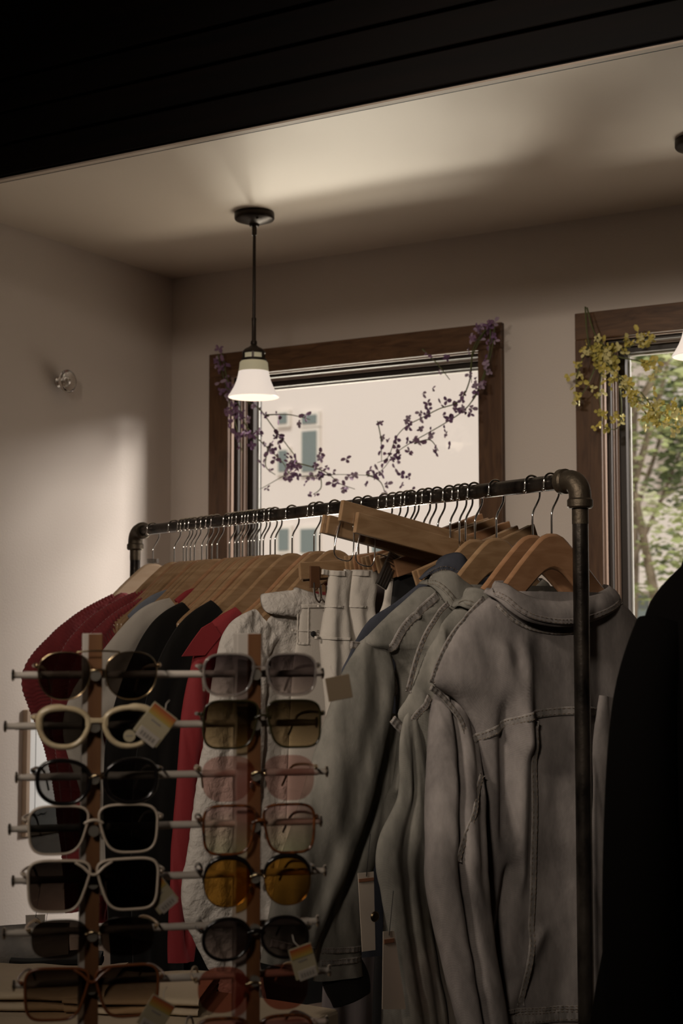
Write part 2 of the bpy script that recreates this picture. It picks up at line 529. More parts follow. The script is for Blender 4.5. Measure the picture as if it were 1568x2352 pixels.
# ------------------------------------------------------------------ pendants
M_bronze = mat('oiled_bronze', (0.030, 0.022, 0.017), 0.38, metal=0.6)
M_shade = mat('opal_glass_lit', (0.75, 0.68, 0.60), 0.25, emit=(1.0, 0.87, 0.77), estr=0.60)
M_shade_neck = mat('opal_glass_neck', (0.62, 0.58, 0.42), 0.25, emit=(0.62, 0.55, 0.36), estr=0.22)
def pendant(x, y, label):
    p = thing('pendant_lamp', label, 'lamp', (x, y, ZC))
    MB().lathe([(0.0555, 0), (0.0565, -0.004), (0.0565, -0.017), (0.054, -0.021), (0.030, -0.029), (0.015, -0.033), (0.012, -0.040)], 40).build('canopy', M_bronze, p)
    for a in (2.4, 5.5):
        MB().ball((0.043 * cos(a), 0.043 * sin(a), -0.026), 0.004).build('screw', M_bronze, p)
    MB().tube([(0, 0, -0.03), (0, 0, -0.065)], 0.0068, 12).build('coupler', M_bronze, p)
    MB().tube([(0, 0, -0.06), (0, 0, -0.31)], 0.0045, 12).build('rod', M_bronze, p)
    MB().lathe([(0.0055, -0.300), (0.0070, -0.303), (0.0062, -0.310), (0.0062, -0.364), (0.009, -0.368), (0.0095, -0.374), (0.007, -0.380)], 16).build('stem', M_bronze, p)
    cap = MB().lathe([(0.008, -0.378), (0.013, -0.383), (0.025, -0.389), (0.0315, -0.396), (0.0335, -0.400), (0.0325, -0.402), (0.0245, -0.402)], 32).build('cap', M_bronze, p)
    MB().lathe([(0.0345, -0.4165), (0.0360, -0.4185), (0.0360, -0.4225), (0.0330, -0.424), (0.029, -0.420)], 32).build('collar', M_bronze, cap)
    for k in range(6):
        a = 2 * pi * k / 6 + 0.5
        MB().box((-0.0032, 0.029, -0.418), (0.0032, 0.0335, -0.401), Matrix.Rotation(a, 4, 'Z')).build('strut', M_bronze, cap, smooth=False)
    MB().lathe([(0.0285, -0.402), (0.0285, -0.419), (0.0265, -0.419), (0.0265, -0.402)], 32, closed=True).build('neck_glass', M_shade_neck, p)
    o1 = [(0.036, -0.424), (0.0395, -0.428), (0.0405, -0.438), (0.0415, -0.447), (0.0425, -0.453)]
    o2 = [(0.0425, -0.453), (0.0445, -0.465), (0.0485, -0.480), (0.055, -0.496), (0.064, -0.512), (0.0705, -0.521), (0.0715, -0.525), (0.0690, -0.5265)]
    MB().lathe(o1 + [(r - 0.003, z) for r, z in o1[::-1]], 40, closed=True).build('shade_neck', M_shade_neck, p)
    MB().lathe(o2 + [(r - 0.003, z) for r, z in o2[-2::-1]], 48, closed=True).build('shade', M_shade, p)
    MB().ball((0, 0, -0.485), 0.022, 14, (1, 1, 1.3)).build('bulb', mat('bulb_lit', (1, 0.9, 0.8), emit=(1, 0.8, 0.6), estr=0.5), p)
    d = bpy.data.lights.new('pendant_bulb_light', 'POINT')
    d.energy, d.color, d.shadow_soft_size = 0.12, (1, 0.80, 0.6), 0.03
    lo = bpy.data.objects.new('pendant_bulb_light', d)
    COL.objects.link(lo)
    lo.parent = p
    lo.location = (0, 0, -0.53)
    return p
pendant(-2.345, 3.468, 'lit bell shade pendant lamp on bronze rod, in front of the purple garland window')
pendant(-1.068, 3.475, 'second pendant lamp cut off by the right photo edge, by yellow garland window')

# ------------------------------------------------------------------ glass hook and framed print on the left wall
M_glass = mat('clear_pressed_glass', (0.95, 0.93, 0.90), 0.03, trans=1.0)
kx = at_x(133, 878, XL)
g = thing('glass_wall_hook', 'round clear pressed glass knob hook on the left wall', 'hook', (XL, kx.y, kx.z))
RX = Matrix.Rotation(pi / 2, 4, 'Y')
MB().lathe([(0.012, 0.0), (0.012, 0.012), (0.022, 0.024), (0.031, 0.030), (0.0345, 0.036), (0.0345, 0.042), (0.031, 0.046), (0.027, 0.043),
            (0.023, 0.038), (0.015, 0.036), (0.009, 0.040), (0.004, 0.042)], 32, mtx=RX).build('knob', M_glass, g)
MB().lathe([(0.016, 0), (0.016, 0.004), (0.010, 0.006)], 20, mtx=RX).build('backplate', M_chrome, g)
MB().lathe([(0.0075, 0.034), (0.0075, 0.045), (0.005, 0.047)], 16, mtx=RX).build('screw_head', M_chrome, g)
fa, fb = at_x(57, 1630, XL), at_x(60, 1920, XL)
fy0, fy1, fz0, fz1 = 3.305, 3.62, fb.z, fa.z
fr = thing('framed_print', 'pale framed print with white mat on the left wall, behind the sunglasses', 'picture', (XL, fy0, fz0))
fw, fh = fy1 - fy0, fz1 - fz0
M_oak = mat('pale_oak_frame', (0.42, 0.31, 0.22), 0.5, var=(0.36, 0.26, 0.18), vscale=12)
M_paper = mat('white_print_paper', (0.86, 0.88, 0.88), 0.5)
M_ink = mat('black_ink', (0.02, 0.02, 0.02), 0.6)
for lo, hi in (((0, 0, 0), (0.018, 0.016, fh)), ((0, fw - 0.016, 0), (0.018, fw, fh)), ((0, 0.016, 0), (0.018, fw - 0.016, 0.016)), ((0, 0.016, fh - 0.016), (0.018, fw - 0.016, fh))):
    MB().box(lo, hi).build('frame_rail', M_oak, fr, bevel=0.002, smooth=False)
pr = MB().box((0.001, 0.014, 0.014), (0.006, fw - 0.014, fh - 0.014)).build('print', M_paper, fr, smooth=False)
ik = MB().box((0.0061, 0.050, 0.055), (0.0066, 0.0515, fh - 0.02)).box((0.0061, 0.05, 0.054), (0.0066, 0.075, 0.057))
ik.tube([(0.0064, 0.068, 0.054), (0.0064, 0.078, 0.059), (0.0064, 0.088, 0.055), (0.0064, 0.10, 0.060)], 0.0022, 6)
ik.build('ink_drawing', M_ink, pr)

# ================================================================== PIPE CLOTHES RACK
RZ = 1.763
RA = at_z(311, 1220.6, RZ)                  # far left corner of the rail
RB = at_z(1331, 1101.8, RZ)                 # near right corner
RD = (RB - RA).normalized()                 # along the rail towards the viewer's right
RLEN = (RB - RA).length
RU = Vector((-RD.y, RD.x, 0))               # across the rail, to the right and away
RANG = math.atan2(RU.y, RU.x)
PR = 0.01335
rack = thing('clothes_rack', 'black iron pipe clothes rack with elbow fittings, holding all the hangers', 'clothes rack', (RA.x, RA.y, 0), math.atan2(RD.y, RD.x))
ER = 0.026                                   # elbow bend radius
MB().tube([(ER + 0.01, 0, RZ), (RLEN - ER - 0.01, 0, RZ)], PR, 24).build('rail', M_pipe, rack)
for x, s in ((0, 1), (RLEN, -1)):
    MB().tube([(x, 0, 0.02), (x, 0, RZ - ER - 0.008)], PR, 24).build('post', M_pipe, rack)
    arc = [(x + s * (ER - ER * cos(a)), 0, RZ - ER + ER * sin(a)) for a in [pi / 2 * k / 10 for k in range(11)]]
    el = MB().tube([(x, 0, RZ - ER - 0.012)] + arc + [(x + s * (ER + 0.012), 0, RZ)], 0.0185, 24)
    elo = el.build('elbow', M_fitting, rack, angle=60)
    MB().tube([(x, 0, RZ - ER - 0.022), (x, 0, RZ - ER - 0.019), (x, 0, RZ - ER - 0.008), (x, 0, RZ - ER - 0.005)], [0.0190, 0.0215, 0.0215, 0.0188], 24).build('elbow_lip', M_fitting, elo, angle=30)
    MB().tube([(x + s * (ER + 0.022), 0, RZ), (x + s * (ER + 0.019), 0, RZ), (x + s * (ER + 0.008), 0, RZ), (x + s * (ER + 0.005), 0, RZ)], [0.0190, 0.0215, 0.0215, 0.0188], 24).build('elbow_lip', M_fitting, elo, angle=30)
    MB().tube([(x, 0, RZ - ER - 0.048), (x, 0, RZ - ER - 0.022)], PR + 0.0005, 24).build('thread', M_fitting, elo)
    # tee foot on the floor
    MB().tube([(x, -0.28, PR + 0.003), (x, 0.28, PR + 0.003)], PR, 16).build('foot', M_pipe, rack)
    MB().tube([(x, 0, 0.0), (x, 0, 0.05)], 0.020, 16).build('tee_fitting', M_fitting, rack)

def rail_t(px):
    """distance along the rail of the point that the photograph shows at column px."""
    r = ray(px, 1160)
    n = Vector((r.y, -r.x, 0))
    return (C0 - RA).dot(n) / RD.dot(n)
def rail_pt(t):
    return RA + RD * t

class Slot:
    """hanger position: local x = RU, y = away from the viewer along the rail, z up; origin on the rail's axis."""
    def __init__(s, px):
        s.t = rail_t(px)
        s.o = rail_pt(s.t)
        s.px = px
    def loc(s, px, py, y=0.0):
        p = on_plane(px, py, s.o - RD * y, RD) - s.o
        return (p.dot(RU), p.z)

# ------------------------------------------------------------------ hangers
HZ = -0.086                                   # top of the wooden body below the rail axis
def hook_path():
    """wire over the rail: ball tip on the near side, down the far side, S-bend back to the centre."""
    R = PR + 0.0030
    pts = [(-R - 0.0005, 0, -0.011), (-R, 0, -0.004)]
    for k in range(0, 13):
        a = pi - pi * k / 12
        pts.append((R * cos(a), 0, R * sin(a) + 0.0005))
    pts += [(R + 0.0010, 0, -0.010), (R + 0.0005, 0, -0.020), (R * 0.72, 0, -0.030), (0.0045, 0, -0.041), (0.0008, 0, -0.050), (0, 0, -0.058), (0, 0, HZ - 0.012)]
    return pts
def hook(parent, tilt=0.0):
    hp = hook_path()
    m = MB().tube(catmull(hp, 56), 0.0019, 8)
    m.ball(hp[0], 0.0036, 8)
    return m.build('hook', M_chrome, parent, angle=180)
TOPC = [(0, 0), (.012, -.0008), (.024, -.005), (.036, -.013), (.050, -.0245), (.066, -.038), (.085, -.055), (.115, -.083), (.150, -.112), (.182, -.136), (.199, -.151)]
BOTC = [(0, -.061), (.012, -.063), (.024, -.068), (.036, -.076), (.050, -.087), (.066, -.100), (.085, -.115), (.115, -.137), (.150, -.158), (.182, -.174), (.196, -.180)]
def wood_body(parent, m, bar=True, scale=1.0):
    top = [(-x, z) for x, z in TOPC[:0:-1]] + TOPC
    bot = [(-x, z) for x, z in BOTC[:0:-1]] + BOTC
    top = [(x * scale, z + HZ) for x, z in top]
    bot = [(x * scale, z + HZ) for x, z in bot]
    bend = lambda x: -0.20 * max(abs(x) - 0.03, 0) ** 2
    MB().strip_solid(top, bot, -0.0060, 0.0060, bend).build('body', m, parent, bevel=0.0048, angle=50)
    if bar:
        zb = HZ - 0.166
        MB().box((-0.172, -0.0085, zb - 0.006), (0.172, -0.0005, zb + 0.006)).build('trouser_bar', M_dark_slot, parent, bevel=0.002, smooth=False)

HSP = {}
def make_hanger(slot, m, label, bar=False, group='wooden hangers on the pipe rail'):
    key = (m.name, bar)
    if key not in HSP:
        h = thing('clothes_hanger', label, 'hanger', slot.o, RANG, group)
        hook(h)
        wood_body(h, m, bar)
        HSP[key] = h
        return h
    h = copy_tree(HSP[key])
    h.location = slot.o
    h['label'] = label
    h['group'] = group
    return h

WOOD = [352, 401, 422, 429, 438, 447, 464, 475, 487, 499, 527, 540, 547, 557, 570, 577, 584, 597, 605, 621, 632, 671, 721, 734, 769]
HOLDS = {352: 'holding the leftmost red ribbed sweater', 401: 'holding the middle red ribbed sweater', 422: 'holding the last red ribbed sweater',
         464: 'end poking from the blue-grey top', 527: 'holding the dark red top', 540: 'holding the plain cream shirt',
         577: 'holding the left black velvet jacket', 632: 'holding the right black velvet jacket', 671: 'holding the bright red shirt', 769: 'holding the white textured blouse'}
SL = {}
for i, px in enumerate(WOOD):
    s = SL[px] = Slot(px)
    m = M_ply if i == 0 else (M_maple2 if i % 4 == 2 else M_maple)
    lab = 'wooden hanger, %s from the left end of the rail, %s' % (ORD[i + 1], HOLDS.get(px, 'no garment showing'))
    if i == 0:
        lab = 'pale unvarnished hanger at the far left end of the rail, holding a red sweater'
        h = make_hanger(s, m, lab)
        MB().lathe([(0.006, HZ + 0.002), (0.017, HZ + 0.001), (0.017, HZ + 0.012), (0.0155, HZ + 0.012), (0.0155, HZ + 0.003), (0.006, HZ + 0.004)], 14, closed=True, mtx=Matrix.Diagonal((1, 0.4, 1, 1))).build('size_marker', tinted('clear_plastic', (0.86, 0.86, 0.86), gloss=0.12), h)
    else:
        make_hanger(s, m, lab)
FRONT = [(1090, 'wooden hanger of the dark navy jacket, fourth from the right end', M_maple),
         (1139, 'glossy wooden hanger of the left light denim jacket, third from the right end', M_maple),
         (1222, 'glossy wooden hanger of the middle denim jacket, second from the right end', M_maple2),
         (1266, 'glossy wooden hanger of the frontmost denim jacket, nearest the rack elbow', M_maple2)]
for px, lab, m in FRONT:
    s = SL[px] = Slot(px)
    h = make_hanger(s, m, lab, bar=True)
    if px in (1090, 1222):
        for c in children(h):
            if c.name.startswith('body'):
                c.scale = (0.92, 1, 1.0)
            if c.name.startswith('trouser'):
                c.scale = (0.92, 1, 1)

# ------------------------------------------------------------------ trouser hangers: two wooden bars clamped together, wire loop and ribbed clips
def trouser_hanger(px, label, l, r, m=None, loop=False, hgt=0.034, off2=(-0.006, 0.0), thick=0.0056, loop_at=(0.12, 0.3)):
    """l, r: bar ends in photo pixels on the slot's plane; off2 shifts the rear bar against the front one."""
    s = SL[px] = Slot(px)
    t = thing('trouser_hanger', label, 'hanger', s.o, RANG, 'wooden trouser hangers on the pipe rail')
    hook(t)
    a, b = s.loc(*l), s.loc(*r)
    half = sqrt((b[0] - a[0]) ** 2 + (b[1] - a[1]) ** 2) / 2
    c = Matrix.Translation(((a[0] + b[0]) / 2, 0, (a[1] + b[1]) / 2)) @ Matrix.Rotation(math.atan2(a[1] - b[1], b[0] - a[0]), 4, 'Y')
    for y0, e, dz in ((-0.0006 - thick, 0.0, 0.0), (0.0006, off2[0], off2[1])):
        MB().box((-half + e, y0, -hgt / 2 + dz), (half + e, y0 + thick, hgt / 2 + dz), c).build('bar', m or M_maple, t, bevel=0.0018, smooth=False)
    if loop:
        y = -thick - 0.0035
        for f in loop_at:
            x = -half + 2 * half * f
            MB().tube([c @ Vector(p) for p in catmull([(x - 0.014, y + 0.002, 0.012), (x - 0.018, y, -0.02), (x - 0.018, y, -0.046), (x - 0.008, y, -0.056), (x + 0.014, y, -0.056), (x + 0.022, y, -0.046), (x + 0.020, y, -0.02), (x + 0.014, y + 0.002, 0.012)], 28)], 0.0013, 7).build('wire_loop', M_chrome, t, angle=180)
    MB().tube([(0, 0, HZ - 0.005), (0, 0, (c @ Vector((-(c.translation.x), 0, 0))).z)], 0.0016, 6).build('hook_stem', M_chrome, t, angle=180)
    return t
trouser_hanger(823, 'low wooden clip hanger carrying the white denim skirt, its bar ends above the sunglasses', (684, 1312), (1000, 1290), hgt=0.034, off2=(0.012, -0.004), thick=0.008)
trouser_hanger(1033, 'tilted wooden trouser hanger, front one of the two with raised left end', (812, 1200), (1125, 1286), hgt=0.038, off2=(-0.028, 0.016), thick=0.0100)
trouser_hanger(1005, 'tilted wooden trouser hanger, rear one of the two with raised left end', (748, 1204), (1062, 1290), hgt=0.034, loop=True, thick=0.007, loop_at=(0.12, 0.27))
for k, (px, l, r) in enumerate(((845, (800, 1296), (1046, 1262)), (884, (820, 1296), (1072, 1248)), (903, (840, 1298), (1090, 1236)), (920, (850, 1296), (1098, 1214)), (936, (860, 1292), (1108, 1198)), (945, (872, 1296), (1122, 1208)),
                                (971, (884, 1300), (1136, 1208)), (985, (905, 1306), (1170, 1216)), (1054, (960, 1330), (1190, 1226)), (1068, (985, 1340), (1228, 1222)))):
    trouser_hanger(px, 'wooden trouser hanger, %s from the left behind the two tilted bars, its right end raised' % ORD[k + 1], l, r, m=M_maple2 if k % 3 == 1 else M_maple)

# ================================================================== GARMENT BUILDERS
def prof_fn(pts, n=60):
    """outline [(x, z)] from top to bottom -> function depth d=-z -> x."""
    s = catmull(pts, n)
    tab = []
    for x, z in s:
        d = -z
        if not tab or d > tab[-1][0] + 1e-5:
            tab.append((d, x))
    return tab

class Torso:
    """closed cloth tube; left/right outlines in photo-plane pixels of a slot, T = [(depth, half thickness)]."""
    def __init__(s, slot, left, right, T, y0=0.0, folds=(), wob=0.004, seed=0, n=4.0, local=False, vfold=(0.0, 22.0), crinkle=0.0):
        s.slot, s.y0, s.wob, s.seed, s.n, s.vf, s.crk = slot, y0, wob, seed, n, vfold, crinkle
        cv = (lambda a: [slot.loc(*p, y0) for p in a]) if not local else (lambda a: a)
        s.L, s.R = prof_fn(cv(left)), prof_fn(cv(right))
        s.T = T
        s.d0, s.d1 = max(s.L[0][0], s.R[0][0]), min(s.L[-1][0], s.R[-1][0])
        s.folds = []
        for (ax, ay, bx, by, w, amp) in folds:
            a, b = slot.loc(ax, ay, y0), slot.loc(bx, by, y0)
            s.folds.append((a[0], -a[1], b[0], -b[1], w, amp))
    def fold(s, x, d):
        y = 0.0
        for ax, da, bx, db, w, amp in s.folds:
            f = (d - da) / (db - da)
            if -0.25 < f < 1.25:
                win = 1.0
                if f < 0: win = cos(f / 0.25 * pi / 2) ** 2
                if f > 1: win = cos((f - 1) / 0.25 * pi / 2) ** 2
                fc = min(max(f, -0.25), 1.25)
                cx = ax + (bx - ax) * fc
                y -= amp * win * math.exp(-((x - cx) / w) ** 2)
        k = min(max((d - s.d0) / 0.3, 0), 1)
        y += s.wob * (0.4 + k) * fbm((x * 7 + s.seed, d * 3.0, s.seed * 1.7), 3)
        if s.crk:
            y += s.crk * fbm((x * 40 + s.seed, d * 26.0, s.seed), 3)
        y += s.vf[0] * k * sin(s.vf[1] * 2 * pi * x + 2.2 * fbm((x * 2, d * 2.0, s.seed), 2) + s.seed)
        return y
    def dims(s, d):
        xl, xr = lerp_table(s.L, d)[0], lerp_table(s.R, d)[0]
        return xl, xr, lerp_table(s.T, d)[0]
    def front(s, x, d, off=0.0, back=False):
        xl, xr, T = s.dims(d)
        u = (x - (xl + xr) / 2) / max((xr - xl) / 2, 1e-4)
        u = min(max(u, -1), 1)
        h = T * sqrt(max(1 - abs(u) ** s.n, 0))
        return (x, s.y0 + s.fold(x, d) + (h + off if back else -h - off), -d)
    def at(s, px, py, off=0.0):
        x, z = s.slot.loc(px, py, s.y0 - 0.03)
        return s.front(x, -z, off)
    def build(s, name, m, parent, N=110, M=100, ridge=0.0, pitch=0.009, solid=0.0):
        mb = MB()
        rows = []
        for i in range(M):
            d = s.d0 + (s.d1 - s.d0) * i / (M - 1)
            xl, xr, T = s.dims(d)
            cx, w = (xl + xr) / 2, (xr - xl) / 2
            row = []
            for k in range(N):
                a = 2 * pi * k / N
                u = cos(a)
                x = cx + w * u
                h = T * sqrt(max(1 - abs(u) ** s.n, 0)) * (1 if sin(a) >= 0 else -1)
                y = s.y0 + s.fold(x, d) + h
                if ridge:
                    y += (1 if h > 0 else -1) * ridge * sin(2 * pi * (x * 0.8 - d * 0.35 + 0.004 * sin(d * 160)) / pitch)
                row.append((x, y, -d))
            rows.append(row)
        mb.grid(rows, True)
        return mb.build(name, m, parent, angle=180, solid=solid)

class Sleeve:
    """flattened cloth tube along [(px, py, half width px, y)] in the slot's plane."""
    def __init__(s, slot, pts, b=0.6, n=3.0, wob=0.003, seed=1, grooves=(), samples=90, ridge=0.0, pitch=0.0095, end_flare=0.0, crinkle=0.0):
        s.slot = slot
        P = []
        for px, py, hw, y in pts:
            x, z = slot.loc(px, py, y)
            x2, _ = slot.loc(px + hw, py, y)
            x3, _ = slot.loc(px - hw, py, y)
            P.append((x, y, z, abs(x2 - x3) / 2))
        s.C = catmull(P, samples)
        s.b, s.n, s.wob, s.seed, s.gr, s.ridge, s.pitch, s.crk = b, n, wob, seed, grooves, ridge, pitch, crinkle
        s.len = [0]
        for p, q in zip(s.C, s.C[1:]):
            s.len.append(s.len[-1] + sqrt(sum((a - c) ** 2 for a, c in zip(p[:3], q[:3]))))
    def frame(s, i):
        a, c = Vector(s.C[max(i - 1, 0)][:3]), Vector(s.C[min(i + 1, len(s.C) - 1)][:3])
        t = c - a
        t.y = 0
        t.normalize()
        return t, Vector((-t.z, 0, t.x))            # tangent, in-plane normal
    def pt(s, i, u, side=-1, off=0.0):
        """u in [-1, 1] across the sleeve, side -1 = towards the viewer."""
        c = s.C[i]
        t, nn = s.frame(i)
        f = i / (len(s.C) - 1)
        w = c[3]
        if s.ridge:
            w = w + s.ridge * 0.7 * sin(2 * pi * s.len[i] / s.pitch)
        h = s.b * c[3] * sqrt(max(1 - abs(u) ** s.n, 0))
        if s.ridge:
            h += s.ridge * 1.9 * sin(2 * pi * (s.len[i] + 0.004 * sin(u * 9)) / s.pitch)
        y = side * (h + off)
        for u0, wd, amp, f0, f1 in s.gr:
            k = min(max((f - f0) / 0.12, 0), 1) * min(max((f1 - f) / 0.12, 0), 1)
            y += amp * k * math.exp(-((u - u0) / wd) ** 2)
        p = Vector(c[:3])
        y += s.wob * fbm((p.x * 14 + s.seed, p.z * 9 + u * 1.2, s.seed * 2.1), 3)
        if s.crk:
            y += s.crk * fbm((p.x * 55 + u * 2 + s.seed, p.z * 40, s.seed), 3)
        return p + nn * (u * w) + Vector((0, y, 0))
    def build(s, name, m, parent, N=40, solid=0.0):
        rows = []
        for i in range(len(s.C)):
            row = []
            for k in range(N):
                a = 2 * pi * k / N
                row.append(s.pt(i, cos(a), -1 if sin(a) < 0 else 1))
            rows.append(row)
        return MB().grid(rows, True).build(name, m, parent, angle=180, solid=solid)

M_den3 = denim('light_grey_denim', (0.125, 0.111, 0.105), (0.345, 0.308, 0.288))
M_den1 = denim('light_olive_denim', (0.115, 0.110, 0.095), (0.310, 0.291, 0.252))
M_navy = denim('dark_navy_denim', (0.030, 0.033, 0.044), (0.070, 0.073, 0.088))
M_seam = denim('seam_denim', (0.150, 0.138, 0.126), (0.345, 0.312, 0.288), 70)
M_thread = mat('tan_thread', (0.17, 0.125, 0.085), 0.8)
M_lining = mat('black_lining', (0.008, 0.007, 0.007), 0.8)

def seam(parent, pts, width=0.012, h=0.0009, m=None, stitch=True, name='seam', n=None, pucker=0.00045):
    """raised double-stitched seam along 3D points lying on a cloth surface that faces the viewer (-y)."""
    n = n or max(12, len(pts) * 8)
    P = [Vector(p) for p in catmull(pts, n)]
    rows, edges = [], ([], [])
    ln = 0
    for i, p in enumerate(P):
        t = (P[min(i + 1, n - 1)] - P[max(i - 1, 0)]).normalized()
        sd = t.cross(Vector((0, -1, 0)))
        sd = sd.normalized() if sd.length > 1e-4 else Vector((1, 0, 0))
        if i:
            ln += (p - P[i - 1]).length
        e_ = min(i, n - 1 - i) / (n - 1)
        hh = h - 0.0035 * max(1 - e_ / 0.07, 0) ** 2 + pucker * sin(2 * pi * ln / 0.011 + 1.5 * sin(ln * 90))
        up = Vector((0, -1, 0))
        w = width / 2
        rows.append([p + sd * (w * a) + up * (b * hh) for a, b in ((-1.05, -1.0), (-1, 0.6), (-0.7, 1.1), (0, 0.85), (0.7, 1.1), (1, 0.6), (1.05, -1.0))])
        for e, a in zip(edges, (-0.62, 0.62)):
            e.append(p + sd * (w * a) + up * (hh * 1.25))
    o = MB().grid(rows).build(name, m or M_seam, parent, angle=180)
    if stitch:
        st = MB()
        for e in edges:
            i = 0
            while i < n - 1:
                st.tube([e[i], e[i + 1]], 0.0006, 5, cap=False)
                i += 2
        so = st.build('stitching', M_thread, o, angle=180)
        so['kind'] = 'stuff'
    return o

def collar(parent, slot, fold, hem, m, stand=0.03, thick=0.004, name='collar', seamed=True, n=64):
    """turned-down collar: fold / hem = [(px, py, y)] running round the neck on the viewer's side."""
    cv = lambda a: [(lambda xz: (xz[0], p[2], xz[1]))(slot.loc(p[0], p[1], p[2])) for p in a]
    Fp, Hp = catmull(cv(fold), n), catmull(cv(hem), n)
    rows = []
    for f, h in zip(Fp, Hp):
        f, h = Vector(f), Vector(h)
        inn = Vector((0, 0.010, 0))
        q = []
        q.append(f + inn + Vector((0, 0.004, -stand)))
        q.append(f + inn + Vector((0, 0.002, -stand * 0.4)))
        q.append(f + inn * 0.8 + Vector((0, 0, -0.003)))
        q.append(f + inn * 0.4 + Vector((0, 0, 0.0015)))
        q.append(f + Vector((0, 0, -0.001)))
        for k in (0.3, 0.6, 0.85, 1.0):
            p = f.lerp(h, k)
            p.y -= 0.006 * sin(k * pi)
            q.append(p)
        q.append(h + Vector((0, 0.006, 0.001)))
        q.append(h.lerp(f, 0.4) + Vector((0, 0.008, 0)))
        rows.append(q)
    o = MB().grid(rows).build(name, m, parent, angle=180, solid=thick)
    if seamed:
        seam(o, [tuple(Vector(f).lerp(Vector(h), 0.80) + Vector((0, -0.0075, 0))) for f, h in list(zip(Fp, Hp))[2:-2:6]], width=0.009, h=0.0010, m=m, name='edge_seam', n=90)
    return o

# ================================================================== DENIM JACKETS
# --- frontmost jacket
s = SL[1266]
J3 = thing('denim_jacket', 'frontmost light grey denim jacket, back yoke and collar facing out, behind the pipe post', 'jacket', s.o, RANG, )
t3 = Torso(s, [(1150, 1358), (1105, 1385), (1058, 1432), (1022, 1492), (1002, 1540), (998, 1572), (1046, 1606), (1082, 1655), (1098, 1720), (1103, 1900), (1106, 2100), (1108, 2390)],
           [(1392, 1358), (1425, 1385), (1468, 1436), (1496, 1500), (1508, 1560), (1500, 1610), (1482, 1660), (1466, 1720), (1460, 1900), (1455, 2100), (1450, 2390)],
           [(0.14, 0.030), (0.24, 0.028), (0.40, 0.032), (0.60, 0.034), (0.80, 0.034)], y0=-0.002, seed=3, wob=0.006, vfold=(0.0015, 9),
           folds=[(1130, 1500, 1172, 1700, 0.020, 0.012), (1176, 1540, 1165, 1980, 0.016, 0.015), (1140, 1640, 1140, 1900, 0.010, -0.012), (1432, 1560, 1420, 2050, 0.014, 0.014),
                  (1300, 1660, 1300, 2250, 0.030, 0.006), (1150, 2010, 1118, 2280, 0.012, -0.020), (1200, 2150, 1130, 2330, 0.02, 0.010)])
t3.build('body', M_den3, J3, 170, 150)
collar(J3, s, [(1160, 1338, 0.0222), (1140, 1339, -0.0074), (1166, 1345, -0.0222), (1191, 1361, -0.0326), (1224, 1375, -0.0370), (1268, 1384, -0.0392), (1309, 1384, -0.0385), (1350, 1376, -0.0355), (1384, 1362, -0.0266), (1402, 1350, -0.0089), (1390, 1346, 0.0222)],
       [(1140, 1362, 0.0252), (1117, 1361, -0.0089), (1146, 1377, -0.0326), (1176, 1403, -0.0429), (1213, 1425, -0.0474), (1268, 1437, -0.0496), (1313, 1437, -0.0488), (1361, 1425, -0.0444), (1405, 1405, -0.0340), (1425, 1384, -0.0104), (1408, 1372, 0.0252)], M_den3)
def sm(tor, parent, pts, **k):
    off = k.pop('off', 0.0016)
    k.setdefault('n', len(pts) * 9)
    return seam(parent, [tor.at(px, py, off) for px, py in catmull(pts, len(pts) * 7)], **k)
sm(t3, J3, [(1150, 1390), (1176, 1420), (1215, 1442), (1268, 1453), (1313, 1452), (1361, 1442)], width=0.006, name='neck_seam')
sm(t3, J3, [(1140, 1372), (1095, 1420), (1058, 1470), (1030, 1530), (1018, 1570)], width=0.010, name='shoulder_seam')
sm(t3, J3, [(1106, 1706), (1130, 1690), (1160, 1672), (1176, 1658), (1200, 1645), (1250, 1637), (1310, 1632), (1360, 1634), (1420, 1646), (1455, 1658)], width=0.014, name='yoke_seam', n=110)
sm(t3, J3, [(1216, 1656), (1222, 1750), (1226, 1850), (1226, 1950), (1224, 2050), (1216, 2150), (1204, 2240), (1196, 2310)], width=0.013, name='back_seam', n=120)
sm(t3, J3, [(1376, 1648), (1382, 1800), (1384, 2000), (1382, 2150), (1376, 2310)], width=0.013, name='back_seam', n=90)
sm(t3, J3, [(1014, 1580), (1028, 1590), (1048, 1609), (1082, 1657), (1100, 1722)], width=0.009, name='armhole_seam', off=0.003, n=60)
sm(t3, J3, [(1101, 1730), (1106, 1800), (1107, 1900), (1109, 1990)], width=0.013, name='side_seam')
sm(t3, J3, [(1110, 2330), (1170, 2324), (1240, 2318), (1330, 2312), (1450, 2316)], width=0.007, name='hem_seam', n=80)
sm(t3, J3, [(1110, 2348), (1170, 2342), (1240, 2336), (1330, 2330), (1450, 2334)], width=0.020, name='hem_band', n=80)
sl = Sleeve(s, [(1018, 1566, 20, 0.016), (1030, 1605, 38, 0.024), (1042, 1690, 54, 0.012), (1046, 1800, 62, -0.014), (1048, 1950, 66, -0.034), (1052, 2040, 66, -0.036), (1078, 2200, 58, -0.038), (1112, 2380, 50, -0.038), (1122, 2450, 48, -0.038)],
            b=0.50, seed=4, wob=0.005, grooves=[(-0.08, 0.14, 0.014, 0.05, 1.1), (0.62, 0.14, 0.006, 0.1, 0.7)])
sl.build('sleeve', M_den3, J3, 64)
seam(J3, [sl.pt(i, 0.78 - 0.25 * k, -1, 0.001) for k, i in enumerate((30, 34, 38, 42, 47))], width=0.010, name='elbow_seam')
sr = Sleeve(s, [(1392, 1600, 18, -0.036), (1386, 1700, 24, -0.040), (1384, 1850, 30, -0.042), (1384, 1990, 32, -0.042), (1378, 2150, 28, -0.042), (1374, 2380, 24, -0.042)], b=0.35, seed=6, wob=0.004)
sr.build('sleeve', M_den3, J3, 40)

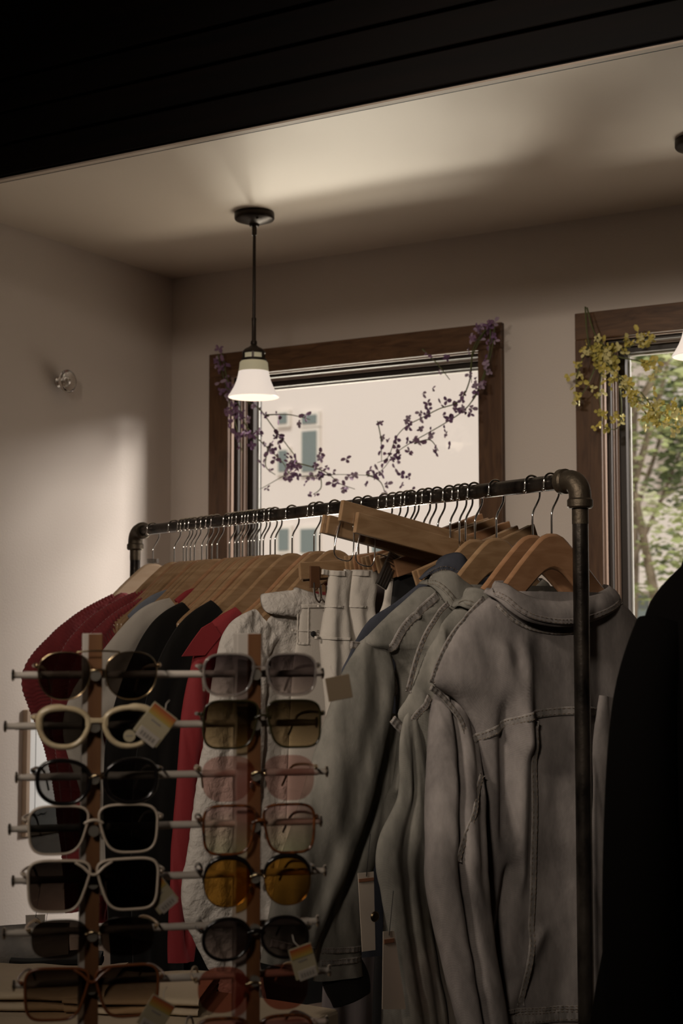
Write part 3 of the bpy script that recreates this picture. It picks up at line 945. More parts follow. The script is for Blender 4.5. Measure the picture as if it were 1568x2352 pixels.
# --- middle jacket
s = SL[1222]
J2 = thing('denim_jacket', 'middle light denim jacket squeezed between the other two, only collar, shoulder and sleeve visible', 'jacket', s.o, RANG)
t2 = Torso(s, [(1085, 1372), (1052, 1392), (1006, 1440), (978, 1500), (958, 1550), (934, 1604), (914, 1644), (948, 1692), (962, 1740), (968, 1900), (972, 2390)],
           [(1340, 1360), (1370, 1385), (1415, 1440), (1440, 1500), (1455, 1560), (1430, 1660), (1415, 1900), (1405, 2390)],
           [(0.14, 0.021), (0.3, 0.019), (0.8, 0.018)], y0=-0.001, seed=8, wob=0.004, folds=[(1000, 1480, 985, 1800, 0.012, 0.016), (958, 1600, 970, 1720, 0.010, 0.008)])
t2.build('body', M_den1, J2, 120, 110)
collar(J2, s, [(1092, 1354, 0.024), (1074, 1356, 0.0), (1085, 1353, -0.010), (1108, 1356, -0.018), (1150, 1375, -0.022), (1230, 1384, -0.024), (1300, 1374, -0.020), (1338, 1350, -0.006), (1326, 1346, 0.024)],
       [(1060, 1384, 0.026), (1042, 1394, 0.0), (1056, 1390, -0.014), (1080, 1398, -0.024), (1140, 1416, -0.028), (1230, 1424, -0.028), (1300, 1412, -0.026), (1346, 1374, -0.008), (1336, 1366, 0.026)], M_den1)
sm(t2, J2, [(1056, 1384), (1034, 1406), (1008, 1446), (982, 1510), (960, 1590)], width=0.009, name='shoulder_seam')
sm(t2, J2, [(926, 1654), (940, 1670), (956, 1687)], width=0.014, name='yoke_seam')
sm(t2, J2, [(956, 1680), (968, 1650), (986, 1620), (1000, 1600)], width=0.012, name='armhole_seam')
s2 = Sleeve(s, [(952, 1640, 20, -0.006), (948, 1700, 30, -0.010), (950, 1830, 36, -0.012), (926, 1950, 60, -0.012), (930, 2032, 54, -0.012), (938, 2100, 50, -0.012), (952, 2190, 46, -0.012), (972, 2320, 48, -0.012), (985, 2430, 48, -0.012)],
            b=0.36, seed=12, wob=0.004, grooves=[(-0.15, 0.16, 0.008, 0.1, 1.0), (0.5, 0.14, 0.006, 0.3, 1.1)])
s2.build('sleeve', M_den1, J2, 56)
def hang_tag(parent, slot, pts, y, name='hang_tag', m=None, hole=True):
    q = [slot.loc(px, py, y) for px, py in pts]
    t = MB()
    t.add([(x, y, z) for x, z in q] + [(x, y + 0.0012, z) for x, z in q], [(0, 1, 2, 3), (7, 6, 5, 4), (0, 4, 5, 1), (1, 5, 6, 2), (2, 6, 7, 3), (3, 7, 4, 0)])
    o = t.build(name, m or M_card, parent, smooth=False)
    mid = ((q[0][0] + q[1][0]) / 2, (q[0][1] + q[1][1]) / 2)
    MB().tube([(mid[0], y - 0.001, mid[1] - 0.006), (mid[0] + 0.004, y, mid[1] + 0.02), (mid[0] + 0.012, y + 0.004, mid[1] + 0.06)], 0.0006, 5).build('string', M_lining, o, angle=180)
    return o, q
M_card = mat('cream_card', (0.50, 0.42, 0.34), 0.7)
o, q = hang_tag(J2, s, [(880, 2140), (905, 2138), (932, 2318), (878, 2318)], -0.045)
MB().box((q[0][0] + 0.001, -0.0465, q[0][1] - 0.018), (q[1][0] - 0.001, -0.0452, q[0][1] - 0.012)).build('printed_band', mat('rust_print', (0.24, 0.10, 0.05), 0.7), o, smooth=False)

# --- left jacket
s = SL[1139]
J1 = thing('denim_jacket', 'left light olive-grey denim jacket with long sleeve hanging down behind the sunglasses', 'jacket', s.o, RANG)
t1 = Torso(s, [(1000, 1342), (968, 1346), (928, 1380), (880, 1424), (842, 1462), (822, 1482), (880, 1496), (910, 1524), (922, 1580), (915, 1680), (890, 1780), (876, 1900), (880, 2390)],
           [(1258, 1342), (1290, 1360), (1335, 1420), (1360, 1500), (1365, 1560), (1340, 1680), (1330, 1900), (1325, 2390)],
           [(0.13, 0.026), (0.25, 0.026), (0.5, 0.028), (0.8, 0.030)], y0=-0.004, seed=15, wob=0.008,
           folds=[(900, 1420, 990, 1400, 0.012, 0.004), (985, 1480, 960, 1700, 0.020, 0.022), (925, 1560, 930, 1760, 0.016, -0.020), (905, 1640, 890, 1800, 0.012, 0.014)])
t1.build('body', M_den1, J1, 140, 130)
collar(J1, s, [(1016, 1318, 0.026), (994, 1326, -0.004), (1008, 1318, -0.018), (1024, 1314, -0.026), (1046, 1318, -0.032), (1072, 1340, -0.036), (1130, 1372, -0.040), (1200, 1372, -0.036), (1248, 1336, -0.010), (1236, 1332, 0.026)],
       [(985, 1340, 0.030), (968, 1340, -0.004), (990, 1344, -0.024), (1012, 1362, -0.036), (1028, 1384, -0.042), (1050, 1404, -0.044), (1120, 1424, -0.046), (1205, 1416, -0.044), (1262, 1364, -0.014), (1250, 1356, 0.030)], M_den1)
sm(t1, J1, [(1012, 1366), (985, 1390), (966, 1408), (940, 1436), (918, 1470), (900, 1502)], width=0.016, name='shoulder_seam', n=70)
sm(t1, J1, [(826, 1481), (850, 1484), (880, 1494), (908, 1518)], width=0.012, name='sleeve_cap_seam', off=0.003, n=50)
sm(t1, J1, [(912, 1524), (922, 1550), (936, 1576), (944, 1600)], width=0.010, name='armhole_seam')
s1 = Sleeve(s, [(866, 1478, 30, -0.002), (858, 1520, 48, -0.012), (838, 1600, 66, -0.020), (806, 1720, 74, -0.026), (770, 1850, 78, -0.028), (725, 1980, 76, -0.030), (690, 2080, 66, -0.030), (668, 2160, 60, -0.030), (655, 2220, 58, -0.030)],
            b=0.32, seed=17, wob=0.005, grooves=[(0.3, 0.3, 0.006, 0.1, 0.9)])
s1.build('sleeve', M_den1, J1, 64)
seam(J1, [s1.pt(80, u, -1, 0.001) for u in (-0.9, -0.5, 0, 0.5, 0.9)], width=0.012, name='cuff_seam')
s1b = Sleeve(s, [(906, 1640, 24, 0.004), (880, 1780, 30, 0.0), (850, 1900, 38, -0.004), (806, 2020, 42, -0.008), (785, 2100, 48, -0.010), (778, 2180, 52, -0.010), (776, 2246, 56, -0.010)],
             b=0.32, seed=19, wob=0.004, grooves=[(-0.2, 0.2, 0.010, 0.2, 0.8)])
s1b.build('sleeve', M_den1, J1, 48)
for i in (74, 79):
    seam(J1, [s1b.pt(i, u, -1, 0.001) for u in (-0.92, -0.5, 0, 0.5, 0.92)], width=0.010, name='cuff_seam')
lin = Sleeve(s, [(782, 2226, 46, -0.006), (800, 2262, 46, -0.006), (808, 2296, 40, -0.006)], b=0.3, samples=14)
lin.build('cuff_lining', M_lining, J1, 32, solid=0.002)['label'] = 'black cuff lining showing below the sleeve'
o, q = hang_tag(J1, s, [(822, 2006), (858, 2002), (862, 2182), (832, 2186)], -0.045)
MB().box((q[0][0] + 0.001, -0.0465, q[0][1] - 0.014), (q[1][0] - 0.001, -0.0452, q[0][1] - 0.009)).build('printed_band', MATS['rust_print'], o, smooth=False)
bx, bz = s.loc(856, 2104, -0.048)
MB().lathe([(0.0075, 0), (0.0085, 0.002), (0.0065, 0.004), (0.003, 0.0035)], 18, (bx, -0.052, bz), Matrix.Rotation(pi / 2, 4, 'X')).build('button', mat('bronze_button', (0.22, 0.16, 0.09), 0.3, metal=1), J1)

# --- dark navy jacket behind them
s = SL[1090]
NJ = thing('denim_jacket', 'dark navy denim jacket, only its shoulder edge and collar showing behind the left light jacket', 'jacket', s.o, RANG)
tn = Torso(s, [(1000, 1312), (965, 1338), (905, 1386), (852, 1420), (818, 1470), (798, 1515), (785, 1548), (800, 1640), (810, 1800), (812, 2200)],
           [(1180, 1312), (1215, 1338), (1260, 1390), (1290, 1440), (1305, 1500), (1300, 1640), (1290, 1800), (1285, 2200)],
           [(0.09, 0.012), (0.3, 0.014), (0.8, 0.014)], y0=0.004, seed=21, wob=0.003)
tn.build('body', M_navy, NJ, 80, 70)
collar(NJ, s, [(1030, 1280, 0.022), (1010, 1288, 0.0), (1030, 1277, -0.012), (1062, 1275, -0.020), (1085, 1310, -0.022), (1120, 1330, -0.022), (1160, 1300, -0.012), (1170, 1290, 0.02)],
       [(990, 1312, 0.024), (968, 1330, 0.0), (1000, 1312, -0.018), (1040, 1325, -0.026), (1075, 1350, -0.028), (1120, 1365, -0.028), (1175, 1330, -0.016), (1185, 1315, 0.022)], M_navy)

# ================================================================== OTHER GARMENTS ON THE RAIL (far left end to the middle)
M_red_knit = mat('dark_red_knit', (0.24, 0.024, 0.026), 0.85, var=(0.17, 0.016, 0.019), vscale=30, sheen=0.3)
M_red = mat('bright_red_cotton', (0.25, 0.018, 0.022), 0.8, var=(0.21, 0.014, 0.018), vscale=10, bump=0.3, bscale=260)
M_cream = mat('cream_cotton', (0.45, 0.405, 0.35), 0.85, var=(0.40, 0.355, 0.305), vscale=6, bump=0.25, bscale=240)
M_white = mat('white_crinkle_cotton', (0.50, 0.46, 0.415), 0.85, bump=1.0, bscale=55, bdist=0.007)
M_wden = mat('white_denim', (0.49, 0.445, 0.39), 0.85, bump=0.3, bscale=320)
M_velvet = mat('black_velvet', (0.006, 0.005, 0.004), 0.75, sheen=0.10, spec=0.1)
M_bluegrey = mat('blue_grey_chambray', (0.17, 0.185, 0.22), 0.85, var=(0.13, 0.145, 0.18), vscale=14, bump=0.3, bscale=240)
M_mauve = mat('grey_mauve_linen', (0.22, 0.185, 0.18), 0.9, var=(0.18, 0.15, 0.15), vscale=9, stretch=(8, 8, 0.5))
GRP = None

def sheath(slot, cx, top, bot, w, T=0.010, flare=1.0, y0=0.0, top_w=None):
    """plain body outline round a slot's centre column in photo pixels."""
    tw = top_w or w * 0.55
    L = [(cx - tw, top), (cx - w * 0.85, top + 70), (cx - w, top + 160), (cx - w * 0.92, top + 260), (cx - w * 0.95 * flare, bot)]
    R = [(2 * cx - x, y) for x, y in L]
    return L, R

# three red ribbed sweaters
def red_sweater(px, label, T, sleeve, dx):
    s = SL[px]
    g = thing('knit_sweater', label, 'sweater', s.o, RANG, None)
    a, b = sheath(s, px + 2, 1374, 2120, 138, top_w=72)
    t = Torso(s, a, b, T, seed=px * 0.1, wob=0.003)
    t.build('body', M_red_knit, g, 240, 90, ridge=0.0010, pitch=0.0085)
    if sleeve:
        Sleeve(s, [(x + dx, y, h, yy) for x, y, h, yy in sleeve], b=0.34, seed=px, samples=430, ridge=0.0011, pitch=0.0085, wob=0.006).build('sleeve', M_red_knit, g, 30)
    # ribbed neck edge
    c = Sleeve(s, [(px - 62, 1384, 14, -0.004), (px - 70, 1376, 14, -0.006), (px - 95, 1392, 15, -0.006)], b=0.6, samples=40, ridge=0.0008, pitch=0.005)
    c.build('neck_rib', M_red_knit, g, 20)
    return g
SLV = [(272, 1392, 30, 0.0), (205, 1440, 40, -0.002), (138, 1500, 44, -0.003), (96, 1556, 44, -0.004), (100, 1610, 36, -0.004), (132, 1700, 34, -0.003), (162, 1830, 36, 0.0), (176, 1960, 34, 0.002), (180, 2092, 30, 0.003)]
red_sweater(352, 'leftmost red ribbed sweater with long sleeve, beside the white wall', [(0.1, 0.012), (0.5, 0.016)], SLV, 0)
SLB = [(350, 1372, 24, 0.0), (290, 1408, 34, -0.002), (225, 1455, 38, -0.003), (176, 1520, 42, -0.003), (158, 1600, 40, -0.002), (165, 1720, 38, 0.0), (185, 1900, 36, 0.002), (195, 2080, 34, 0.003)]
red_sweater(401, 'middle one of the three red ribbed sweaters at the left end', [(0.1, 0.010), (0.5, 0.013)], SLB, 0)
red_sweater(429, 'last of the three red ribbed sweaters, beside the blue-grey top', [(0.1, 0.006), (0.5, 0.006)], [(376, 1376, 20, 0.0), (325, 1405, 28, -0.002), (268, 1446, 32, -0.003), (222, 1500, 36, -0.003), (196, 1580, 38, -0.002), (196, 1750, 36, 0.0), (205, 1950, 34, 0.002)], 0)

# blue-grey strap top, only the strap and edge show
s = SL[464]
g = thing('strap_top', 'blue-grey chambray strap top with narrow shoulder, between the red sweaters and the cream shirt', 'top', s.o, RANG)
t = Torso(s, [(392, 1362), (350, 1378), (318, 1402), (300, 1424), (330, 1470), (350, 1520), (345, 1700), (340, 2000)], [(540, 1355), (580, 1370), (620, 1400), (640, 1425), (610, 1475), (596, 1520), (600, 1700), (605, 2000)],
          [(0.1, 0.0085), (0.2, 0.009), (0.6, 0.010)], seed=31, wob=0.003)
t.build('body', M_bluegrey, g, 70, 60)
st = Sleeve(s, [(388, 1366, 12, -0.010), (358, 1382, 16, -0.012), (326, 1404, 16, -0.012), (300, 1424, 12, -0.010)], b=0.25, samples=24, seed=2)
st.build('strap', M_bluegrey, g, 20)

# dark red top behind the cream shirt
s = SL[527]
g = thing('red_top', 'dark red top mostly hidden behind the cream shirt, only its shoulder showing', 'top', s.o, RANG)
a, b = sheath(s, 527, 1358, 2000, 150, top_w=66)
Torso(s, a, b, [(0.1, 0.0085), (0.6, 0.010)], seed=35, wob=0.002).build('body', M_red, g, 60, 50)
Sleeve(s, [(462, 1366, 14, -0.009), (436, 1372, 16, -0.010), (410, 1392, 16, -0.010)], b=0.3, samples=20).build('neck_band', M_red, g, 18)

# cream shirt with long bent sleeve
s = SL[540]
g = thing('shirt', 'plain cream cotton shirt with long bent sleeve, left of the black velvet jackets', 'shirt', s.o, RANG)
t = Torso(s, [(448, 1370), (400, 1392), (350, 1424), (320, 1462), (330, 1520), (350, 1600), (348, 1800), (345, 2110)], [(640, 1360), (680, 1380), (715, 1412), (735, 1440), (725, 1500), (710, 1600), (712, 1800), (715, 2110)],
          [(0.1, 0.009), (0.6, 0.011)], seed=41, wob=0.003)
t.build('body', M_cream, g, 80, 70)
Sleeve(s, [(402, 1396, 24, -0.004), (345, 1440, 44, -0.008), (268, 1540, 52, -0.010), (212, 1618, 54, -0.010), (192, 1690, 46, -0.010), (222, 1790, 42, -0.010), (254, 1900, 42, -0.010), (286, 2040, 46, -0.010), (302, 2108, 47, -0.010)],
       b=0.24, seed=43, wob=0.005, grooves=[(0.1, 0.3, 0.006, 0.1, 1)]).build('sleeve', M_cream, g, 40)

# two black velvet jackets
def velvet(px, label, L, slv, seed, T):
    s = SL[px]
    g = thing('velvet_jacket', label, 'jacket', s.o, RANG)
    R = [(2 * px + 10 - x, y) for x, y in L]
    t = Torso(s, L, R, T, seed=seed, wob=0.004)
    t.build('body', M_velvet, g, 80, 70)
    Sleeve(s, slv, b=0.30, seed=seed + 1, wob=0.005, grooves=[(-0.2, 0.25, 0.010, 0.2, 1)]).build('sleeve', M_velvet, g, 40)
    x0, y0 = L[0]
    collar(g, s, [(x0 + 30, y0 - 2, 0.012), (x0 + 4, y0 - 6, -0.004), (x0 + 30, y0 - 4, -0.012), (x0 + 60, y0 + 14, -0.014), (px + 40, y0 + 20, -0.014)],
           [(x0 + 10, y0 + 14, 0.014), (x0 - 26, y0 + 14, -0.005), (x0 + 6, y0 + 26, -0.016), (x0 + 50, y0 + 44, -0.018), (px + 40, y0 + 50, -0.018)], M_velvet, seamed=False, n=30)
velvet(577, 'left black velvet jacket beside the cream shirt', [(512, 1362), (460, 1385), (405, 1425), (352, 1472), (335, 1520), (360, 1600), (365, 1800), (360, 2352)],
       [(440, 1412, 34, -0.004), (388, 1468, 52, -0.008), (345, 1570, 60, -0.010), (312, 1690, 64, -0.010), (300, 1820, 62, -0.010), (305, 2000, 60, -0.010), (312, 2200, 58, -0.010), (318, 2420, 56, -0.010)], 47, [(0.1, 0.010), (0.6, 0.012)])
velvet(632, 'right black velvet jacket beside the bright red shirt', [(588, 1354), (540, 1376), (480, 1412), (430, 1456), (405, 1505), (420, 1600), (425, 1800), (420, 2352)],
       [(505, 1405, 32, -0.004), (450, 1470, 50, -0.008), (405, 1570, 56, -0.010), (378, 1690, 56, -0.010), (362, 1850, 58, -0.010), (362, 2100, 58, -0.010), (366, 2420, 56, -0.010)], 51, [(0.1, 0.010), (0.6, 0.012)])

# bright red shirt
s = SL[671]
g = thing('shirt', 'bright red shirt with pointed shoulder flap and long hanging sleeve', 'shirt', s.o, RANG)
t = Torso(s, [(640, 1358), (600, 1378), (550, 1412), (505, 1450), (478, 1496), (480, 1560), (500, 1650), (500, 1800), (495, 2050)], [(740, 1350), (780, 1372), (820, 1410), (845, 1450), (850, 1500), (840, 1560), (830, 1650), (835, 1800), (840, 2050)],
          [(0.1, 0.010), (0.6, 0.012)], seed=55, wob=0.004)
t.build('body', M_red, g, 80, 80)
Sleeve(s, [(560, 1424, 34, -0.006), (508, 1480, 48, -0.010), (478, 1560, 46, -0.012), (458, 1680, 44, -0.012), (446, 1820, 42, -0.012), (434, 1960, 40, -0.012), (424, 2080, 36, -0.012), (416, 2210, 30, -0.012)],
       b=0.32, seed=57, wob=0.006, grooves=[(0.15, 0.2, 0.010, 0.15, 1)]).build('sleeve', M_red, g, 40)
fl = [s.loc(x, y, -0.028) for x, y in ((486, 1428), (508, 1460), (470, 1506), (416, 1508), (440, 1472), (462, 1442))]
MB().prism([(x, z) for x, z in fl], -0.030, -0.0275).build('shoulder_flap', M_red, g, bevel=0.001)

# white crinkle blouse with collar
s = SL[769]
g = thing('blouse', 'white textured blouse with small stand collar and wide crinkled sleeve', 'blouse', s.o, RANG)
t = Torso(s, [(672, 1366), (640, 1392), (600, 1420), (560, 1452), (535, 1490), (560, 1560), (585, 1700), (580, 1950), (575, 2200)], [(800, 1356), (840, 1380), (880, 1420), (905, 1460), (910, 1500), (890, 1560), (880, 1700), (885, 1950), (890, 2200)],
          [(0.1, 0.012), (0.6, 0.014)], seed=61, wob=0.005, crinkle=0.004, vfold=(0.002, 30))
t.build('body', M_white, g, 150, 130)
Sleeve(s, [(612, 1436, 40, -0.008), (570, 1480, 58, -0.014), (552, 1560, 62, -0.018), (540, 1680, 68, -0.020), (522, 1820, 72, -0.020), (506, 1960, 74, -0.020), (496, 2060, 76, -0.020), (516, 2140, 66, -0.020), (552, 2250, 52, -0.020), (578, 2370, 44, -0.020)],
       b=0.30, seed=63, wob=0.006, crinkle=0.0035, samples=120, grooves=[(-0.3, 0.2, 0.007, 0.1, 1), (0.3, 0.2, 0.007, 0.1, 1)]).build('sleeve', M_white, g, 64)
collar(g, s, [(690, 1352, 0.014), (676, 1356, -0.006), (684, 1353, -0.016), (712, 1362, -0.020), (750, 1372, -0.020)], [(650, 1372, 0.016), (606, 1366, -0.008), (612, 1402, -0.020), (650, 1412, -0.026), (740, 1420, -0.026)], M_white, seamed=False, n=36)

# white denim skirt on the low clip hanger, folded white trousers, and more white denim behind
s = Slot(786)
g = thing('skirt', 'white denim skirt with belt loop, pocket flap and dark button, beside the crinkled blouse', 'skirt', s.o, RANG)
t = Torso(s, [(690, 1388), (684, 1450), (672, 1540), (664, 1700), (655, 2000)], [(850, 1380), (858, 1450), (868, 1540), (878, 1700), (890, 2000)], [(0.1, 0.008), (0.6, 0.010)], seed=71, wob=0.003, y0=0.0, n=6)
t.build('body', M_wden, g, 90, 70)
sm(t, g, [(690, 1394), (720, 1392), (760, 1391)], width=0.008, m=M_wden, stitch=False, name='waist_seam')
sm(t, g, [(688, 1447), (700, 1448), (744, 1450)], width=0.004, h=0.0004, m=M_wden, stitch=False, name='waistband_seam')
for x in (702, 722):
    sm(t, g, [(x, 1390), (x - 1, 1430), (x - 2, 1480)], width=0.003, m=M_wden, stitch=False, name='belt_loop_edge')
sm(t, g, [(700, 1478), (712, 1479), (721, 1478)], width=0.005, m=M_wden, stitch=False, name='belt_loop_end')
bp = t.at(729, 1456, 0.004)
MB().lathe([(0.0055, 0), (0.006, 0.002), (0.004, 0.0035)], 16, bp, Matrix.Rotation(pi / 2, 4, 'X')).build('button', M_lining, g)

s = Slot(905)
g = thing('trousers', 'folded white trousers with pleated waistband hanging in two bunches under the wire loops', 'trousers', s.o, RANG)
for nm, L, R, sd in (('left_leg', [(757, 1303), (753, 1340), (747, 1390), (740, 1440), (735, 1476), (742, 1560), (748, 1700), (745, 1950)], [(813, 1312), (806, 1340), (800, 1392), (812, 1440), (826, 1476), (830, 1560), (835, 1700), (838, 1950)], 73),
                     ('right_leg', [(812, 1303), (806, 1340), (798, 1392), (806, 1440), (822, 1490), (832, 1560), (838, 1700), (840, 1950)], [(872, 1310), (866, 1345), (858, 1392), (862, 1440), (866, 1490), (870, 1560), (880, 1700), (890, 1950)], 75)):
    t = Torso(s, L, R, [(0.15, 0.012), (0.25, 0.018), (0.6, 0.018)], y0=-0.016 if sd == 73 else -0.026, seed=sd, wob=0.016, n=3, vfold=(0.006, 30), crinkle=0.002)
    leg = t.build(nm.split('_')[1], M_wden, g, 70, 90)
    a, b = (756, 811) if sd == 73 else (811, 868)
    sm(t, leg, [(a + 2, 1312), ((a + b) / 2, 1316), (b - 4, 1317)], width=0.010, m=M_wden, stitch=False, name='waist_edge')
    sm(t, leg, [(a - 8, 1391), ((a + b) / 2 - 6, 1393), (b - 12, 1394)], width=0.004, h=0.0004, m=M_wden, stitch=False, name='waistband_seam')
    if sd == 73:
        sm(t, leg, [(738, 1464), (775, 1467), (815, 1468)], width=0.005, m=M_wden, stitch=False, name='fold_seam')
s = Slot(930)
g = thing('trousers', 'white denim trousers with slanted waistband held by the ribbed metal clips', 'trousers', s.o, RANG)
t = Torso(s, [(893, 1306), (886, 1340), (878, 1390), (850, 1460), (840, 1600), (840, 1950)], [(962, 1330), (968, 1350), (975, 1390), (985, 1460), (990, 1600), (995, 1950)], [(0.15, 0.008), (0.6, 0.010)], seed=77, wob=0.004, y0=-0.002, n=6)
t.build('leg', M_wden, g, 70, 60)
sm(t, g, [(892, 1316), (925, 1332), (955, 1348)], width=0.006, m=M_wden, stitch=False, name='waist_seam')
# ribbed sprung clips of that hanger
def ribbed_clip(parent, s, p0, p1, wpx, y, name='metal_clip'):
    (x0, z0), (x1, z1) = s.loc(*p0, y), s.loc(*p1, y)
    ln = sqrt((x1 - x0) ** 2 + (z1 - z0) ** 2)
    w = wpx / F_PX * 2.9
    M = Matrix.Translation((x0, y + (SL[1005].t - s.t), z0)) @ Matrix.Rotation(math.atan2(x1 - x0, z1 - z0) + pi, 4, 'Y')
    o = MB().box((-w / 2, -0.003, -ln), (w / 2, 0.003, 0), M).build(name, M_steel, parent, bevel=0.001, smooth=False)
    rb = MB()
    for k in range(4):
        xx = -w / 2 + w * (k + 0.5) / 4
        rb.box((xx - w * 0.07, -0.0048, -ln * 0.97), (xx + w * 0.07, -0.003, -ln * 0.42), M)
    for k in range(5):
        zz = -ln * (0.05 + 0.07 * k)
        rb.box((-w / 2, -0.0048, zz - ln * 0.02), (w / 2, -0.003, zz + ln * 0.012), M)
    rb.build('rib', M_steel, o, smooth=False)
    return o
TH823 = [o for o in bpy.data.objects if o.get('label', '').startswith('tilted wooden trouser hanger, rear')][0]
ribbed_clip(TH823, Slot(960), (907, 1272), (874, 1348), 30, -0.030)
ribbed_clip(TH823, Slot(955), (928, 1268), (915, 1322), 26, -0.018)
MB().tube([(p[0], -0.024 + SL[1005].t - Slot(958).t, p[1]) for p in [Slot(958).loc(x, y, -0.024) for x, y in ((866, 1272), (905, 1283), (940, 1296), (966, 1330))]], 0.0013, 7).build('clip_wire', M_chrome, TH823)
LOW = [o for o in bpy.data.objects if o.get('label', '').startswith('low wooden clip hanger')][0]
for (px, y) in ((728, -0.013), (741, -0.010)):
    pts = [SL[823].loc(px + a, b, y) for a, b in ((-8, 1338), (-6, 1362), (-1, 1378), (6, 1383), (9, 1372), (8, 1345))]
    MB().tube(catmull([(x, y, z) for x, z in pts], 20), 0.0022, 7).build('clip', M_chrome, LOW)
(ax, az), (bx_, bz_) = SL[823].loc(712, 1300, -0.012), SL[823].loc(716, 1350, -0.012)
MB().box((ax, -0.014, bz_), (ax + 0.022, -0.009, az)).build('clip_plate', M_dark_slot, LOW, bevel=0.001, smooth=False)

# grey-mauve trousers filling the gap below the left jacket
s = Slot(890)
g = thing('trousers', 'grey mauve trousers hanging low between the white trousers and the denim jackets', 'trousers', s.o, RANG)
t = Torso(s, [(800, 1310), (790, 1500), (760, 1900), (745, 2200), (735, 2460)], [(1010, 1300), (1020, 1500), (1010, 1900), (1005, 2200), (1000, 2460)], [(0.12, 0.008), (0.8, 0.012)], seed=81, wob=0.004, vfold=(0.003, 16), n=6)
t.build('leg', M_mauve, g, 90, 60)
# dark trousers further right keep the inside of the rack full
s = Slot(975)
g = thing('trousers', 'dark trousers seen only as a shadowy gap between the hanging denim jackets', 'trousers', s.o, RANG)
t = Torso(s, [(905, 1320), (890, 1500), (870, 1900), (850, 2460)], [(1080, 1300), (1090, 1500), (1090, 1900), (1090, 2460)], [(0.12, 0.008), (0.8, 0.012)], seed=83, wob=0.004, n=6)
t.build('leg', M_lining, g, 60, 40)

# ================================================================== SUNGLASSES RACK (nearest the camera)
P_L = C0 + ray(220, 1438) * 1.72
P_R = C0 + ray(585, 1438) * 1.757
SX = Vector((P_R.x - P_L.x, P_R.y - P_L.y, 0))
POST_GAP = SX.length
SX.normalize()
SANG = math.atan2(SX.y, SX.x)
SY = Vector((-SX.y, SX.x, 0))
CTOP = 0.96                                     # counter top
def rk(px, py, y=0.0):
    """photo pixel -> rack coordinates (x along the rods, z up from the counter) on the plane y behind the post fronts."""
    p = on_plane(px, py, P_L + SY * y, SY)
    d = p - P_L
    return d.dot(SX), p.z
M_postwood = mat('display_post_wood', (0.15, 0.065, 0.022), 0.45, var=(0.11, 0.042, 0.013), vscale=10, stretch=(6, 6, 0.5))
M_postpale = mat('pale_painted_side', (0.40, 0.36, 0.32), 0.6)
M_rod = mat('white_enamel_rod', (0.46, 0.41, 0.36), 0.3)
M_knob = mat('nickel_knob', (0.55, 0.50, 0.44), 0.16, metal=1)
M_peg = mat('clear_nose_peg', (0.30, 0.27, 0.23), 0.15, metal=0.6)
counter = thing('counter', 'dark wooden shop counter carrying the sunglasses rack, below the photo frame', 'counter', (P_L.x, P_L.y, 0), SANG)
MB().box((-0.36, -0.30, CTOP - 0.035), (0.50, 0.16, CTOP)).build('top', M_floor, counter, bevel=0.004, smooth=False)
MB().box((-0.33, -0.27, 0), (0.47, 0.13, CTOP - 0.035)).build('cabinet', M_unlit_wood, counter, smooth=False)
srack = thing('sunglasses_rack', 'sunglasses display rack with two wooden posts and white cross rods', 'display rack', (P_L.x, P_L.y, 0), SANG)
PZ = rk(220, 1455)[1]
for x in (0.0, POST_GAP):
    po = MB().box((x - (0.0140 if x == 0 else 0.0200), 0.002, CTOP + 0.02), (x + 0.0075, 0.036, PZ)).build('post', M_postpale, srack, bevel=0.0008, smooth=False)
    MB().box((x - 0.0080, -0.001, CTOP + 0.02), (x + 0.0078, 0.002, PZ - 0.0005)).build('wooden_face', M_postwood, po, bevel=0.0006, smooth=False)
MB().box((-0.07, -0.06, CTOP), (POST_GAP + 0.07, 0.10, CTOP + 0.02)).build('base', M_postwood, srack, bevel=0.003, smooth=False)
ROWZ, PITCH = rk(28, 1551, 0.02)[1], 0.0578
ENDS = [(28, 742), (10, 728), (36, 752), (20, 738), (28, 748), (8, 731), (30, 758), (16, 752)]
RODZ = []
for i, (a, b) in enumerate(ENDS):
    z = ROWZ - PITCH * i
    RODZ.append(z)
    xa, xb = rk(a, 1438 + 112 + 117 * i, 0.02)[0], rk(b, 1438 + 107 + 114 * i, 0.02)[0]
    rod = MB().tube([(xa + 0.012, 0.021, z), (xb - 0.012, 0.021, z)], 0.0043, 14).build('rod', M_rod, srack)
    for x, s in ((xa, 1), (xb, -1)):
        MB().tube([(x + s * 0.013, 0.021, z), (x + s * 0.003, 0.021, z)], 0.0036, 12).build('ferrule', M_rod, rod)
        MB().tube([(x + s * 0.006, 0.021, z), (x + s * 0.003, 0.021, z), (x + s * 0.002, 0.021, z), (x, 0.021, z), (x - s * 0.001, 0.021, z)], [0.003, 0.0035, 0.0065, 0.0068, 0.0040], 16).build('knob', M_knob, rod)
    for x in (0.0, POST_GAP):
        MB().tube([(x, 0.002, z), (x, -0.010, z), (x, -0.014, z)], [0.0048, 0.0042, 0.0062], 14).build('nose_peg', M_peg, srack)

